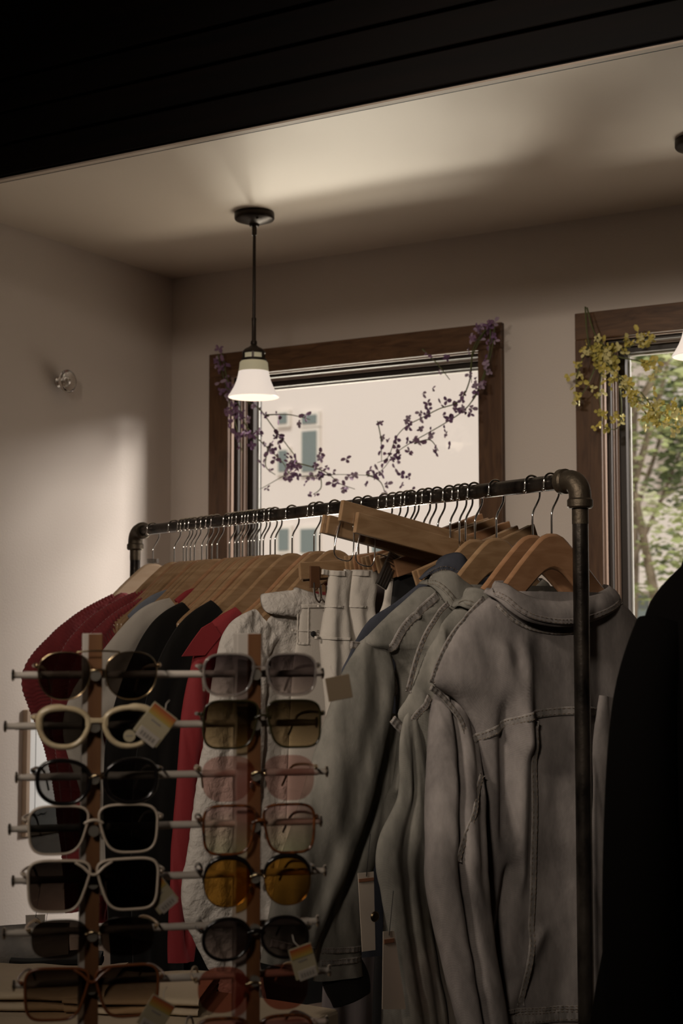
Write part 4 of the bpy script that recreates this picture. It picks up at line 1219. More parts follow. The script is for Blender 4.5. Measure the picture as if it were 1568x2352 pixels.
# ------------------------------------------------------------------ sunglasses
def lens_curve(cx, cz, w, h, ex=2.6, taper=0.1, cat=0.0, flat=0.0, n=48, tl=0.0):
    """right lens outline: superellipse, narrower at the bottom (taper), lifted outer corner (cat), flattened top."""
    pts = []
    for k in range(n):
        a = 2 * pi * k / n
        c, s_ = cos(a), sin(a)
        x = abs(c) ** (2 / ex) * (1 if c >= 0 else -1)
        z = abs(s_) ** (2 / ex) * (1 if s_ >= 0 else -1)
        xx = x * (1 + taper * z) * w / 2
        zz = z * h / 2
        if z > 0:
            zz *= 1 - flat * (1 - x * x) * 0.0
        zz += cat * x * h * 0.5 * (1 if z > 0 else 0.4)
        xx -= tl * z * w / 2                       # bottom swings outward, clear of the nose
        pts.append((cx + xx, cz + zz))
    return pts

LENS = {}
def lens_mat(top, bottom=None, gloss=0.05, gcol=(1, 1, 1)):
    key = ('lens', top, bottom, gloss)
    if key not in LENS:
        sq = lambda c: tuple(sqrt(v) for v in c)
        LENS[key] = tinted('tinted_lens_%d' % len(LENS), sq(top), sq(bottom) if bottom else None, gloss, glosscol=gcol)
    return LENS[key]

M_gold = mat('gold_wire', (0.60, 0.45, 0.27), 0.2, metal=1)
M_creamf = mat('cream_acetate', (0.50, 0.41, 0.27), 0.25, var=(0.42, 0.33, 0.20), vscale=60)
M_whitef = mat('ivory_acetate', (0.46, 0.38, 0.30), 0.28)
M_blackf = mat('black_acetate', (0.006, 0.005, 0.005), 0.15)
M_tort = mat('tortoise_acetate', (0.16, 0.05, 0.014), 0.18, var=(0.010, 0.005, 0.004), vscale=120)
M_brownf = mat('amber_brown_acetate', (0.14, 0.045, 0.016), 0.18)
M_clearf = mat('clear_grey_acetate', (0.62, 0.56, 0.52), 0.08, trans=0.85)
M_olivef = mat('olive_black_acetate', (0.020, 0.017, 0.006), 0.2)
WRAP = 0.55

def glasses(label, px, row, col, frame_m, lens_m, w, h, gap, fr, ex=2.6, taper=0.1, cat=0.0, tl=0.05, dz=0.0, rimless=False, brow=False, shield=False, bridge='bar',
            temple_m=None, tilt=0.0, yaw=0.0, dy=-0.0135, half_rim=False, tr=0.0018, sweep=0.0):
    x0 = rk(px, 1438 + 113 + 116 * row, dy)[0]
    root = thing('sunglasses', label, 'sunglasses', P_L + SX * x0 + SY * dy, SANG + yaw, 'sunglasses on the display rack')
    root.location.z = RODZ[row] + dz
    root.rotation_euler = (0, tilt, SANG + yaw)
    tm = temple_m or frame_m
    cx = gap / 2 + w / 2
    yb = lambda x: WRAP * x * x
    out = lens_curve(cx, 0, w, h, ex, taper, cat, tl=tl)
    for sg in (1, -1):
        pts = [(sg * x, yb(x), z) for x, z in out]
        if sg < 0:
            pts = pts[::-1]
        # lens: two curved faces 1.6 mm apart, joined at the rim
        ins = [(p[0], p[1], p[2]) for p in pts]
        c = Vector((sg * cx, 0, 0))
        mb = MB()
        n = len(ins)
        rings = []
        for yo in (-0.0009, 0.0009):
            for f in (1.0, 0.66, 0.33):
                ring = []
                for p in ins:
                    q = Vector(p).lerp(Vector((c.x, p[1], c.z)), 1 - f)
                    ring.append((q.x, yb(q.x) + yo - 0.0022 * (1 - f * f), q.z))
                rings.append(ring)
        v = [p for r in rings for p in r] + [(c.x, yb(cx) - 0.0009 - 0.0022, 0), (c.x, yb(cx) + 0.0009 - 0.0022, 0)]
        f = []
        R = lambda r, k: r * n + k % n
        for k in range(n):
            f += [(R(0, k), R(0, k + 1), R(1, k + 1), R(1, k)), (R(1, k), R(1, k + 1), R(2, k + 1), R(2, k)), (R(2, k), R(2, k + 1), 6 * n),
                  (R(3, k + 1), R(3, k), R(4, k), R(4, k + 1)), (R(4, k + 1), R(4, k), R(5, k), R(5, k + 1)), (R(5, k + 1), R(5, k), 6 * n + 1), (R(0, k + 1), R(0, k), R(3, k), R(3, k + 1))]
        mb.add(v, f)
        mb.build('lens', lens_m, root, angle=60)
        if not rimless:
            if half_rim:
                top = [p for p in pts if p[2] > -0.10 * h]
                top.sort(key=lambda p: p[0])
                up = [p for p in top]
                up = [p for p in pts if p[2] >= 0.02 * h]
                up.sort(key=lambda p: math.atan2(p[2], p[0] - sg * cx))
                MB().tube([(p[0], p[1], p[2]) for p in up], [fr * (0.45 + 0.75 * sin(pi * i / (len(up) - 1))) for i in range(len(up))], 10).build('brow_rim', frame_m, root, angle=180)
                MB().loop_tube(pts, 0.0006, 6).build('wire_rim', M_gold, root, angle=180)
            else:
                rr = [fr * (1.0 + (0.35 if (p[2] > 0 and abs(p[0]) > cx) else 0) * (brow and 1)) for p in pts]
                MB().loop_tube(pts, rr, 10, sx=1.25).build('rim', frame_m, root, angle=180)
        # temple with hinge, running back over the rod and bending down behind
        hx = cx + w / 2 * (1 + taper * 0.5) + fr
        hz = h * 0.22 + cat * h * 0.4
        yh = yb(hx)
        tp = [(sg * (hx - 0.001), yh - 0.001, hz), (sg * (hx + 0.0025), yh + 0.006, hz), (sg * (hx + 0.003), yh + 0.03, hz - 0.001), (sg * (hx - 0.004), yh + 0.075, hz - 0.003), (sg * (hx - 0.012), yh + 0.103, hz - 0.010), (sg * (hx - 0.018), yh + 0.130, hz - 0.034)]
        t = MB().tube(catmull(tp, 26), [max(fr * 0.75, tr) * (1.0 if i > 4 else 1.15) for i in range(26)], 8, sx=0.7).build('temple', tm, root, angle=180)
        MB().tube([(sg * hx, yh + 0.001, hz + 0.003), (sg * hx, yh + 0.001, hz - 0.003)], 0.0016, 8).build('hinge', M_gold, t)
        # nose pad
        MB().ball((sg * (gap / 2 + 0.001), 0.005, -h * 0.14), 0.0035, 8, (0.6, 0.8, 1.4)).build('nose_pad', M_peg, root)
    g2 = gap / 2
    if bridge == 'bar':
        zb = h * 0.16
        MB().tube(catmull([(-g2 - fr * 1.2, 0.0, zb - 0.002), (-g2 * 0.4, -0.0015, zb + 0.0015), (g2 * 0.4, -0.0015, zb + 0.0015), (g2 + fr * 1.2, 0.0, zb - 0.002)], 12), fr * 1.15, 10, sx=1.0).build('bridge', frame_m, root, angle=180)
    elif bridge == 'wire':
        zb = h * 0.10
        MB().tube(catmull([(-g2 - 0.001, 0.0005, zb - 0.002), (-g2 * 0.45, -0.002, zb + 0.002), (g2 * 0.45, -0.002, zb + 0.002), (g2 + 0.001, 0.0005, zb - 0.002)], 12), 0.0013, 8).build('bridge', M_gold, root, angle=180)
        for sg in (-1, 1):
            MB().ball((sg * g2, -0.001, zb), 0.002, 8).build('bridge_rivet', M_gold, root)
    elif bridge == 'aviator':
        for zb, k in ((h * 0.10, 1), (h * 0.50, 2.6)):
            MB().tube(catmull([(-g2 * k - 0.001, 0.0005, zb), (-g2 * 0.4 * k, -0.001, zb + 0.0012), (g2 * 0.4 * k, -0.001, zb + 0.0012), (g2 * k + 0.001, 0.0005, zb)], 12), 0.0011, 8).build('bridge', M_gold, root, angle=180)
    elif bridge == 'thick':
        zb = h * 0.20
        MB().strip_solid([(-g2 - fr * 0.8, zb + fr), (-g2 * 0.4, zb - 0.0005 + fr * .6), (g2 * 0.4, zb - 0.0005 + fr * .6), (g2 + fr * 0.8, zb + fr)], [(-g2 - fr * 0.8, zb - 2.3 * fr), (-g2 * 0.5, zb - 1.1 * fr), (g2 * 0.5, zb - 1.1 * fr), (g2 + fr * 0.8, zb - 2.3 * fr)], -fr, fr).build('bridge', frame_m, root, bevel=0.0008)
    elif bridge == 'shield':
        zb = h * 0.12
        MB().tube(catmull([(-g2 - 0.012, 0, h * 0.46), (-g2 - 0.003, -0.001, h * 0.36), (-g2 * 0.4, -0.002, zb + 0.006), (g2 * 0.4, -0.002, zb + 0.006), (g2 + 0.003, -0.001, h * 0.36), (g2 + 0.012, 0, h * 0.46)], 24), fr, 10).build('bridge', frame_m, root, angle=180)
        MB().strip_solid([(-g2 - 0.003, h * 0.34), (-g2 * 0.4, zb + 0.005), (g2 * 0.4, zb + 0.005), (g2 + 0.003, h * 0.34)], [(-g2 - 0.003, -h * 0.05), (-g2 * 0.4, zb - 0.006), (g2 * 0.4, zb - 0.006), (g2 + 0.003, -h * 0.05)], -0.001, 0.001).build('bridge_lens', lens_m, root)
    return root

M_tagcard = mat('cream_price_card', (0.30, 0.255, 0.165), 0.6)
M_tagwhite = mat('white_price_sticker', (0.33, 0.29, 0.25), 0.6)
M_tagink = mat('grey_print', (0.17, 0.15, 0.13), 0.7)
M_kraft = mat('kraft_card', (0.16, 0.115, 0.07), 0.8)
def band_mat():
    m = bpy.data.materials.new('sunset_band')
    m.use_nodes = True
    nt = m.node_tree
    b = nt.nodes['Principled BSDF']
    tc = nt.nodes.new('ShaderNodeTexCoord')
    sp = nt.nodes.new('ShaderNodeSeparateXYZ')
    rp = nt.nodes.new('ShaderNodeValToRGB')
    e = rp.color_ramp.elements
    e[0].position, e[0].color = 0.0, (0.30, 0.24, 0.06, 1)
    e[1].position, e[1].color = 1.0, (0.27, 0.045, 0.02, 1)
    x = rp.color_ramp.elements.new(0.5)
    x.color = (0.32, 0.14, 0.025, 1)
    nt.links.new(tc.outputs['Generated'], sp.inputs['Vector'])
    nt.links.new(sp.outputs['Z'], rp.inputs['Fac'])
    nt.links.new(rp.outputs['Color'], b.inputs['Base Color'])
    return m
M_band = band_mat()
def price_tag(root, px, py, w, h, ang, band=True, sticker=True, y=-0.012, m=None):
    """hinged card tag hanging from a temple; ang = roll in degrees."""
    dy = y
    base = root.location
    x, z = rk(px, py, -0.0135 + dy)
    x0 = (Vector((base.x, base.y, 0)) - Vector((P_L.x, P_L.y, 0))).dot(SX)
    t = MB().box((-w / 2, -0.0006, -h / 2), (w / 2, 0.0006, h / 2)).build('price_tag', m or M_tagcard, root, bevel=0.003, smooth=False)
    t.location = (x - x0, dy, z - base.z)
    t.rotation_euler = (0, radians(ang), radians(6))
    if band:
        MB().box((-w * 0.46, -0.0012, h * 0.16), (w * 0.46, -0.0006, h * 0.46)).build('colour_band', M_band, t, smooth=False)
        MB().box((-w * 0.22, -0.0010, h * 0.02), (w * 0.16, -0.0006, h * 0.07)).build('printed_line', M_tagink, t, smooth=False)
    if sticker:
        MB().box((-w * 0.36, -0.0014, -h * 0.56), (w * 0.42, -0.0006, -h * 0.24)).build('price_sticker', M_tagwhite, t, bevel=0.0006, smooth=False)
        b = MB()
        for k in range(5):
            b.box((-w * 0.26 + k * w * 0.12, -0.0017, -h * 0.47), (-w * 0.19 + k * w * 0.12, -0.0014, -h * 0.34))
        b.build('print', M_tagink, t, smooth=False)
    MB().tube([(0, 0, h * 0.44), (-0.004, 0.004, h * 0.5 + 0.006), (-0.002, 0.012, h * 0.5 + 0.012)], 0.0005, 5).build('loop', M_rod, t, angle=180)
    return t

# left column, top to bottom
gA = glasses('gold wire aviator sunglasses with round dark lenses, top of the left column', 225, 0, 0, M_gold, lens_mat((0.13, 0.11, 0.095), None, 0.06), 0.057, 0.053, 0.018, 0.0009, ex=2.35, taper=0.10, tl=0.0, bridge='aviator', tilt=radians(0))
gB = glasses('cream thick-framed cat-eye sunglasses with a price tag, second in the left column', 222, 1, 0, M_creamf, lens_mat((0.09, 0.08, 0.07)), 0.053, 0.043, 0.020, 0.0034, ex=2.4, taper=0.17, cat=0.12, tl=0.05, bridge='thick', brow=True)
x_, z_ = rk(295, 1690, -0.015)
MB().lathe([(0.0068, 0), (0.0068, 0.0006)], 24, mtx=Matrix.Rotation(pi / 2, 4, 'X')).build('round_sticker', M_tagcard, gB, loc=(0.0365, -0.0035, -0.010))
MB().box((-0.004, -0.0008, -0.0006), (0.004, -0.0006, 0.0006)).build('printed_line', M_tagink, gB, smooth=False, loc=(0.0365, -0.0036, -0.010))
price_tag(gB, 357, 1664, 0.034, 0.040, 38)
gC = glasses('glossy black cat-eye sunglasses with gold bridge, third in the left column', 224, 2, 0, M_blackf, lens_mat((0.24, 0.23, 0.22)), 0.058, 0.048, 0.017, 0.0024, ex=2.3, taper=0.08, cat=0.10, tl=0.03, bridge='wire', dz=-0.003)
gD = glasses('thin ivory-rimmed oversize square sunglasses with dark lenses, fourth in the left column', 215, 3, 0, M_whitef, lens_mat((0.06, 0.06, 0.057)), 0.062, 0.053, 0.018, 0.0015, ex=3.6, taper=0.15, tl=0.10, bridge='bar', dz=0.002)
gE = glasses('ivory-rimmed black one-piece shield sunglasses with tag, fifth in the left column', 215, 4, 0, M_whitef, lens_mat((0.010, 0.008, 0.007), (0.06, 0.04, 0.03)), 0.063, 0.056, 0.017, 0.0017, ex=4.2, taper=0.17, tl=0.12, cat=0.03, bridge='shield', dz=-0.002, shield=True)
price_tag(gE, 368, 2056, 0.028, 0.034, -38, y=0.010)
gF = glasses('rimless black square sunglasses with gold bridge, sixth in the left column', 214, 5, 0, M_gold, lens_mat((0.02, 0.017, 0.015), (0.30, 0.22, 0.17), 0.07), 0.060, 0.043, 0.015, 0.0009, ex=2.8, taper=0.08, rimless=True, bridge='wire', dz=-0.002)
gG = glasses('amber-brown oversize square sunglasses with gradient lenses, bottom of the left column', 212, 6, 0, M_brownf, lens_mat((0.03, 0.022, 0.018), (0.72, 0.56, 0.42)), 0.065, 0.056, 0.016, 0.0017, ex=4.2, taper=0.15, tl=0.11, cat=0.03, bridge='shield', dz=-0.004)
price_tag(gG, 358, 2330, 0.030, 0.036, 32)
# right column, top to bottom
gH = glasses('clear grey-framed sunglasses with smoky gradient lenses and kraft tag, top of the right column', 598, 0, 1, M_clearf, lens_mat((0.06, 0.045, 0.05), (0.62, 0.54, 0.52)), 0.056, 0.047, 0.018, 0.0018, ex=3.1, taper=0.10, tl=0.06, bridge='thick', temple_m=M_clearf)
price_tag(gH, 778, 1580, 0.030, 0.028, -10, band=False, sticker=False, m=M_kraft, y=0.004)
gI = glasses('olive-black oversize square sunglasses with brown gradient lenses, second in the right column', 603, 1, 1, M_olivef, lens_mat((0.035, 0.024, 0.010), (0.62, 0.49, 0.30)), 0.060, 0.054, 0.016, 0.0014, ex=4.0, taper=0.11, tl=0.10, bridge='bar', dz=0.001)
gJ = glasses('rimless pale pink sunglasses with gold bridge, third in the right column', 594, 2, 1, M_gold, lens_mat((0.72, 0.50, 0.47)), 0.058, 0.052, 0.014, 0.0009, ex=2.8, taper=0.10, tl=0.06, rimless=True, bridge='wire', dz=-0.003)
gK = glasses('tortoise square sunglasses with pink to yellow gradient lenses, fourth in the right column', 596, 3, 1, M_tort, lens_mat((0.78, 0.56, 0.55), (0.74, 0.74, 0.54)), 0.057, 0.055, 0.014, 0.0017, ex=3.9, taper=0.12, tl=0.08, bridge='bar', dz=-0.003)
gL = glasses('black browline sunglasses with mirrored yellow lenses, fifth in the right column', 592, 4, 1, M_blackf, lens_mat((0.62, 0.33, 0.06), None, 0.10, (1.0, 0.62, 0.15)), 0.054, 0.056, 0.015, 0.0026, ex=2.3, taper=0.06, cat=0.02, half_rim=True, bridge='wire', dz=-0.004)
gM = glasses('round black sunglasses with a sunset-striped price tag, sixth in the right column', 588, 5, 1, M_blackf, lens_mat((0.025, 0.02, 0.02), (0.52, 0.43, 0.40)), 0.053, 0.046, 0.014, 0.0021, ex=2.15, taper=0.03, bridge='bar', dz=-0.010)
price_tag(gM, 697, 2208, 0.028, 0.036, -16)
gN = glasses('rimless red-lensed sunglasses with gold wire, seventh in the right column', 582, 6, 1, M_gold, lens_mat((0.55, 0.22, 0.17)), 0.055, 0.051, 0.016, 0.0009, ex=2.5, taper=0.08, rimless=True, bridge='wire', dz=-0.008)
gO = glasses('tortoise sunglasses with rosy lenses, cut by the bottom photo edge, right column', 584, 7, 1, M_tort, lens_mat((0.66, 0.36, 0.32)), 0.060, 0.052, 0.016, 0.0021, ex=3.2, taper=0.10, tl=0.08, bridge='bar', dz=-0.008)

# ================================================================== BLACK COAT ON A MANNEQUIN (right edge)
M_coat = mat('black_wool_coat', (0.0022, 0.0018, 0.0016), 0.95, spec=0.05)
ZCM = 1.97
mc = C0 + ray(1700, 1438) * ZCM
mq = thing('mannequin', 'mannequin in a black coat at the right edge of the photo', 'mannequin', (mc.x, mc.y, 0), PSI)
ppm = F_PX / ZCM
mrow = [(1276, 1612), (1284, 1590), (1294, 1574), (1310, 1556), (1330, 1536), (1352, 1516), (1376, 1499), (1400, 1487), (1435, 1477), (1490, 1466), (1560, 1457), (1700, 1439), (1850, 1424),
        (2000, 1404), (2150, 1379), (2330, 1345), (2600, 1318)]
rows = []
for py, px in catmull(mrow, 60):
    a = (1700 - px) / ppm
    z = EYE - (py - 1438) / ppm
    b = min(a * 0.62, 0.125)
    rows.append([(a * cos(t) * (1 if abs(cos(t)) < 2 else 1), b * sin(t) + 0.006 * sin(9 * t + z * 3) * min(max((EYE - 0.1 - z) / 0.4, 0), 1), z) for t in [2 * pi * k / 72 for k in range(72)]])
MB().grid(rows, True).build('coat', M_coat, mq, angle=180)
MB().lathe([(0.088, 1.566), (0.078, 1.590), (0.068, 1.622), (0.066, 1.632), (0.060, 1.632), (0.060, 1.60), (0.07, 1.56)], 40, mtx=Matrix.Diagonal((1, 0.85, 1, 1)), closed=True).build('stand_collar', M_coat, mq, angle=60)
MB().lathe([(0.055, 1.58), (0.052, 1.66), (0.050, 1.675), (0.02, 1.69)], 32).build('neck', mat('dark_mannequin', (0.01, 0.009, 0.008), 0.5), mq)
for sg in (-1, 1):
    MB().tube(catmull([(sg * 0.105, -0.02, 1.520), (sg * 0.135, -0.045, 1.42), (sg * 0.150, -0.075, 1.25), (sg * 0.155, -0.10, 1.05), (sg * 0.150, -0.13, 0.86)], 30), [0.035 + 0.012 * sin(pi * i / 40) for i in range(30)], 20, sx=1.0).build('sleeve', M_coat, mq, angle=180)
MB().tube([(0, 0, 0.015), (0, 0, 0.95)], 0.014, 14).build('stand_pole', M_steel, mq)
MB().lathe([(0.17, 0), (0.17, 0.010), (0.02, 0.018)], 40).build('stand_base', M_steel, mq)

# ================================================================== DISPLAY TABLE (bottom left, behind the sunglasses)
TZ = 0.90
M_tablecl = mat('cream_table_linen', (0.44, 0.35, 0.25), 0.85, var=(0.39, 0.31, 0.21), vscale=5, bump=0.3, bscale=160)
tb = thing('display_table', 'low display table with cream linen top behind the sunglasses rack', 'table', (-2.12, 1.82, 0))
MB().box((-0.62, -0.34, TZ - 0.03), (0.84, 0.33, TZ)).build('table_top', M_tablecl, tb, bevel=0.006, smooth=False)
for sx in (-0.56, 0.70):
    for sy in (-0.28, 0.28):
        MB().box((sx - 0.025, sy - 0.025, 0), (sx + 0.025, sy + 0.025, TZ - 0.03)).build('leg', M_casing_v, tb, smooth=False)
def folded(name, label, cat, px, py, z, w, d, h, m, rz, seed, layers=2):
    p = at_z(px, py, z)
    o = thing(name, label, cat, (p.x, p.y, z), rz)
    for k in range(layers):
        rows = []
        z0, z1 = h * k / layers, h * (k + 1) / layers * 0.98
        for i in range(13):
            t = 2 * pi * i / 12
            cz, sz = cos(t), sin(t)
            row = []
            for j in range(24):
                x = -w / 2 + w * j / 23
                yy = d / 2 * (abs(cz) ** 0.35) * (1 if cz >= 0 else -1)
                zz = (z0 + z1) / 2 + (z1 - z0) / 2 * (abs(sz) ** 0.7) * (1 if sz >= 0 else -1)
                wv = fbm((x * 9 + seed, yy * 9, k + seed), 2)
                row.append((x + 0.006 * wv, yy + 0.008 * wv, zz + (0.006 * wv if sz > 0 else 0.0)))
            rows.append(row)
        MB().grid(rows).build('fold', m, o, angle=180)
    return o
M_scarf = mat('grey_knit_scarf', (0.20, 0.18, 0.16), 0.9, var=(0.13, 0.12, 0.11), vscale=30, bump=0.8, bscale=120)
folded('folded_shirt', 'folded cream shirt on the display table, nearest the sunglasses', 'shirt', 60, 2290, TZ, 0.30, 0.22, 0.035, M_tablecl, 0.5, 3)
folded('scarf', 'grey knitted scarf folded at the left end of the display table', 'scarf', 20, 2205, TZ, 0.22, 0.16, 0.055, M_scarf, 0.7, 9, 1)
folded('folded_tee_shirt', 'folded black top on the display table beside the grey scarf', 'top', 130, 2222, TZ, 0.16, 0.08, 0.022, M_velvet, 0.6, 12, 2)
folded('folded_shirt', 'folded beige shirt on the right part of the display table', 'shirt', 330, 2300, TZ, 0.22, 0.20, 0.030, M_tablecl, 0.45, 21, 2)
# two swing tickets hanging from the leftmost sweater's cuff
sw = [o for o in bpy.data.objects if o.get('label', '').startswith('leftmost red ribbed')][0]
s = SL[352]
M_tick = mat('ivory_ticket', (0.50, 0.45, 0.38), 0.7)
for (pts, y, sq) in ((((59, 2102), (104, 2100), (100, 2210), (62, 2213)), -0.060, (84, 2108, 82, 2128)), (((84, 2150), (116, 2148), (114, 2206), (82, 2208)), -0.066, (100, 2160, 92, 2200))):
    o, q = hang_tag(sw, s, pts, y, 'swing_ticket', M_tick)
    a, b = s.loc(sq[0], sq[1], y - 0.001), s.loc(sq[2], sq[3], y - 0.001)
    MB().tube(catmull([(a[0], y - 0.0012, a[1]), (a[0] + 0.006, y - 0.0012, a[1] - 0.006), (a[0] - 0.004, y - 0.0012, (a[1] + b[1]) / 2), (b[0] + 0.009, y - 0.0012, b[1] + 0.006), (b[0], y - 0.0012, b[1])], 24), 0.0010, 5).build('ink_flourish', M_ink, o, angle=180)

# ================================================================== FLOWER GARLANDS ON THE CASINGS
M_stem = mat('garland_stem', (0.10, 0.11, 0.035), 0.7)
M_purp = [mat('purple_petal', (0.25, 0.14, 0.235), 0.7), mat('violet_petal', (0.20, 0.105, 0.21), 0.7), mat('lilac_petal', (0.38, 0.28, 0.37), 0.7)]
M_yel = [mat('yellow_petal', (0.60, 0.50, 0.12), 0.6), mat('olive_petal', (0.46, 0.40, 0.09), 0.6), mat('pale_yellow_petal', (0.64, 0.58, 0.26), 0.6)]
def petal_mesh(name, m, n, L, Wd, seed, spread=1.0):
    r = random.Random(seed)
    mb = MB()
    for k in range(n):
        q = Matrix.Rotation(2 * pi * k / n + r.uniform(-0.4, 0.4), 4, 'Y') @ Matrix.Rotation(r.uniform(-0.7, 0.7) * spread, 4, 'X') @ Matrix.Rotation(r.uniform(-0.6, 0.6), 4, 'Z')
        l, w = L * r.uniform(0.7, 1.15), Wd * r.uniform(0.8, 1.1)
        P = [(0, 0, 0), (-w * 0.55, -0.002, l * 0.35), (-w * 0.5, -0.001, l * 0.8), (0, 0.002, l), (w * 0.5, -0.001, l * 0.8), (w * 0.55, -0.002, l * 0.35), (0, 0.003, l * 0.5)]
        mb.add([q @ Vector(p) for p in P], [(0, 1, 6), (1, 2, 6), (2, 3, 6), (3, 4, 6), (4, 5, 6), (5, 0, 6)])
    me = mb.mesh(name, True, 180)
    me.materials.append(m)
    return me
def garland(label, Y, stems, mats, per_m, size, seed, extra=(), nm='flower'):
    r = random.Random(seed)
    p0 = at_y(*stems[0][0], Y)
    g = thing('flower_garland', label, 'garland', p0)
    protos = [petal_mesh(nm, m, n, size * L, size * Wd, seed + i * 3 + j) for j, m in enumerate(mats) for i, (n, L, Wd) in enumerate(((3, 1.0, 0.62), (4, 0.8, 0.5), (2, 1.1, 0.5)))]
    def put(p, sc):
        o = bpy.data.objects.new(nm, r.choice(protos))
        COL.objects.link(o)
        o.parent = g
        o.location = p - p0
        o.rotation_euler = (r.uniform(-0.5, 0.5), r.uniform(0, 6.3), r.uniform(-0.6, 0.6))
        o.scale = (sc, sc, sc)
    for st in stems:
        dens = 1.0
        if isinstance(st[-1], float):
            dens, st = st[-1], st[:-1]
        lead = 0.22 if st[0][1] < 710 else 0.0
        P = [at_y(px, py, Y) + Vector((0, 0.012 * sin(i * 1.7 + seed), 0)) for i, (px, py) in enumerate(st)]
        C = [Vector(c) for c in catmull(P, max(12, len(P) * 6))]
        MB().tube([c - p0 for c in C], [0.0024 * (1 - 0.6 * i / len(C)) for i in range(len(C))], 6).build('stem', M_stem, g, angle=180)
        ln = sum((b - a).length for a, b in zip(C, C[1:]))
        n = int(ln * per_m * dens)
        for k in range(n):
            f = lead + (1 - lead) * r.random()
            c = C[min(int(f * (len(C) - 1)), len(C) - 1)]
            put(c + Vector((r.gauss(0, 0.012), r.uniform(-0.02, 0.008), r.gauss(0, 0.012))), r.uniform(0.65, 1.15))
    for px, py in extra:
        put(at_y(px, py, Y) + Vector((0, r.uniform(-0.01, 0.01), 0)), r.uniform(0.7, 1.0))
    return g
PS = [[(515, 812), (520, 871), (547, 936), (570, 982), (611, 1023), (644, 1060), (667, 1090), (717, 1094), (781, 1090), (859, 1092), 1.0],
      [(522, 890), (570, 925), (593, 940), (630, 982), (662, 1023), (676, 1055), (662, 1083), (634, 1106), (598, 1124), 0.8],
      [(676, 1062), (717, 1073), (749, 1087), (781, 1110), (818, 1124), 1.0],
      [(1130, 748), (1121, 812), (1103, 871), (1089, 917), (1066, 945), (1020, 970), (979, 995), (947, 1018), (910, 1041), (878, 1073), (864, 1090), 1.0],
      [(1118, 760), (1085, 800), (1075, 871), (1057, 922), (1011, 940), (965, 959), (933, 977), (914, 1005), (892, 1050), (862, 1062), 0.7],
      [(974, 803), (1002, 835), (1029, 871), 0.5], [(871, 968), (873, 1010), (872, 1058), 0.7], [(616, 954), (662, 952), (708, 963), 0.7],
      [(505, 815), (512, 870), (525, 930), (545, 980), (560, 1040), 2.0], [(1140, 745), (1128, 800), (1110, 860), (1092, 915), (1060, 950), 1.0],
      [(1125, 750), (1095, 790), (1078, 830), (1085, 880), 0.9], [(620, 1030), (608, 1070), (628, 1090), 0.8], [(740, 1090), (735, 1120), (715, 1135), 0.8],
      [(955, 1020), (985, 1010), (1003, 1035), 0.8], [(845, 1090), (870, 1105), (880, 1130), 0.9]]
PX_ = [(968, 903), (995, 893), (982, 927), (965, 985), (797, 1055), (750, 1075), (905, 1075), (918, 1090), (935, 1095), (910, 1060), (890, 1113), (925, 1115), (700, 1110), (712, 1135), (1000, 1040), (1035, 1025),
       (1022, 998), (1025, 920), (946, 1125), (700, 960), (735, 1040), (722, 1070)]
garland('purple blossom garland draped across the left window from both casing corners', 3.935, PS, M_purp, 50, 0.0195, 5, PX_)
YS = [[(1342, 704), (1352, 772), (1362, 810), (1390, 840), (1420, 870), (1450, 905), (1490, 935), (1530, 960), (1575, 988), 1.2],
      [(1346, 706), (1370, 770), (1400, 800), (1440, 795), (1470, 782), (1502, 776), 1.0], [(1355, 780), (1340, 830), (1325, 860), (1320, 880), 0.7],
      [(1375, 800), (1420, 820), (1460, 828), (1490, 835), (1505, 836), 1.4], [(1370, 830), (1355, 880), (1335, 910), (1318, 935), 0.7],
      [(1380, 850), (1380, 910), (1384, 975), 0.7], [(1420, 880), (1430, 930), (1425, 960), (1410, 985), (1384, 980), 0.5],
      [(1430, 880), (1460, 910), (1500, 920), (1545, 935), (1580, 940), 1.1], [(1380, 815), (1410, 850), (1455, 895), (1480, 950), (1510, 965), (1560, 990), 1.1],
      [(1365, 795), (1385, 800), (1400, 830), (1405, 850), 1.6], [(1470, 900), (1500, 935), (1520, 975), 0.9]]
garland('yellow blossom garland hanging from the corner of the right window casing', 3.94, YS, M_yel, 92, 0.0180, 9)

# ================================================================== OUTSIDE THE WINDOWS
M_stucco = mat('cream_stucco', (0.84, 0.785, 0.75), 0.9, bump=0.1, bscale=4)
M_trimw = mat('pale_trim', (0.84, 0.80, 0.74), 0.8)
M_dglass = mat('dark_window_glass', (0.20, 0.25, 0.25), 0.15)
M_street = mat('pale_pavement', (0.45, 0.42, 0.38), 0.9, var=(0.38, 0.36, 0.33), vscale=1.5)
M_bark = mat('tree_bark', (0.20, 0.16, 0.11), 0.9, var=(0.13, 0.10, 0.07), vscale=6, stretch=(4, 4, 0.6))
M_leaf = mat('spring_leaf', (0.22, 0.27, 0.10), 0.5, var=(0.34, 0.37, 0.18), vscale=0.8)
M_leaf2 = mat('dark_leaf', (0.09, 0.13, 0.055), 0.5, var=(0.17, 0.22, 0.09), vscale=0.9)
struct(MB().box((-60, YW + WT, -0.35), (40, 70, -0.25)).build('ground_street', M_street, smooth=False))

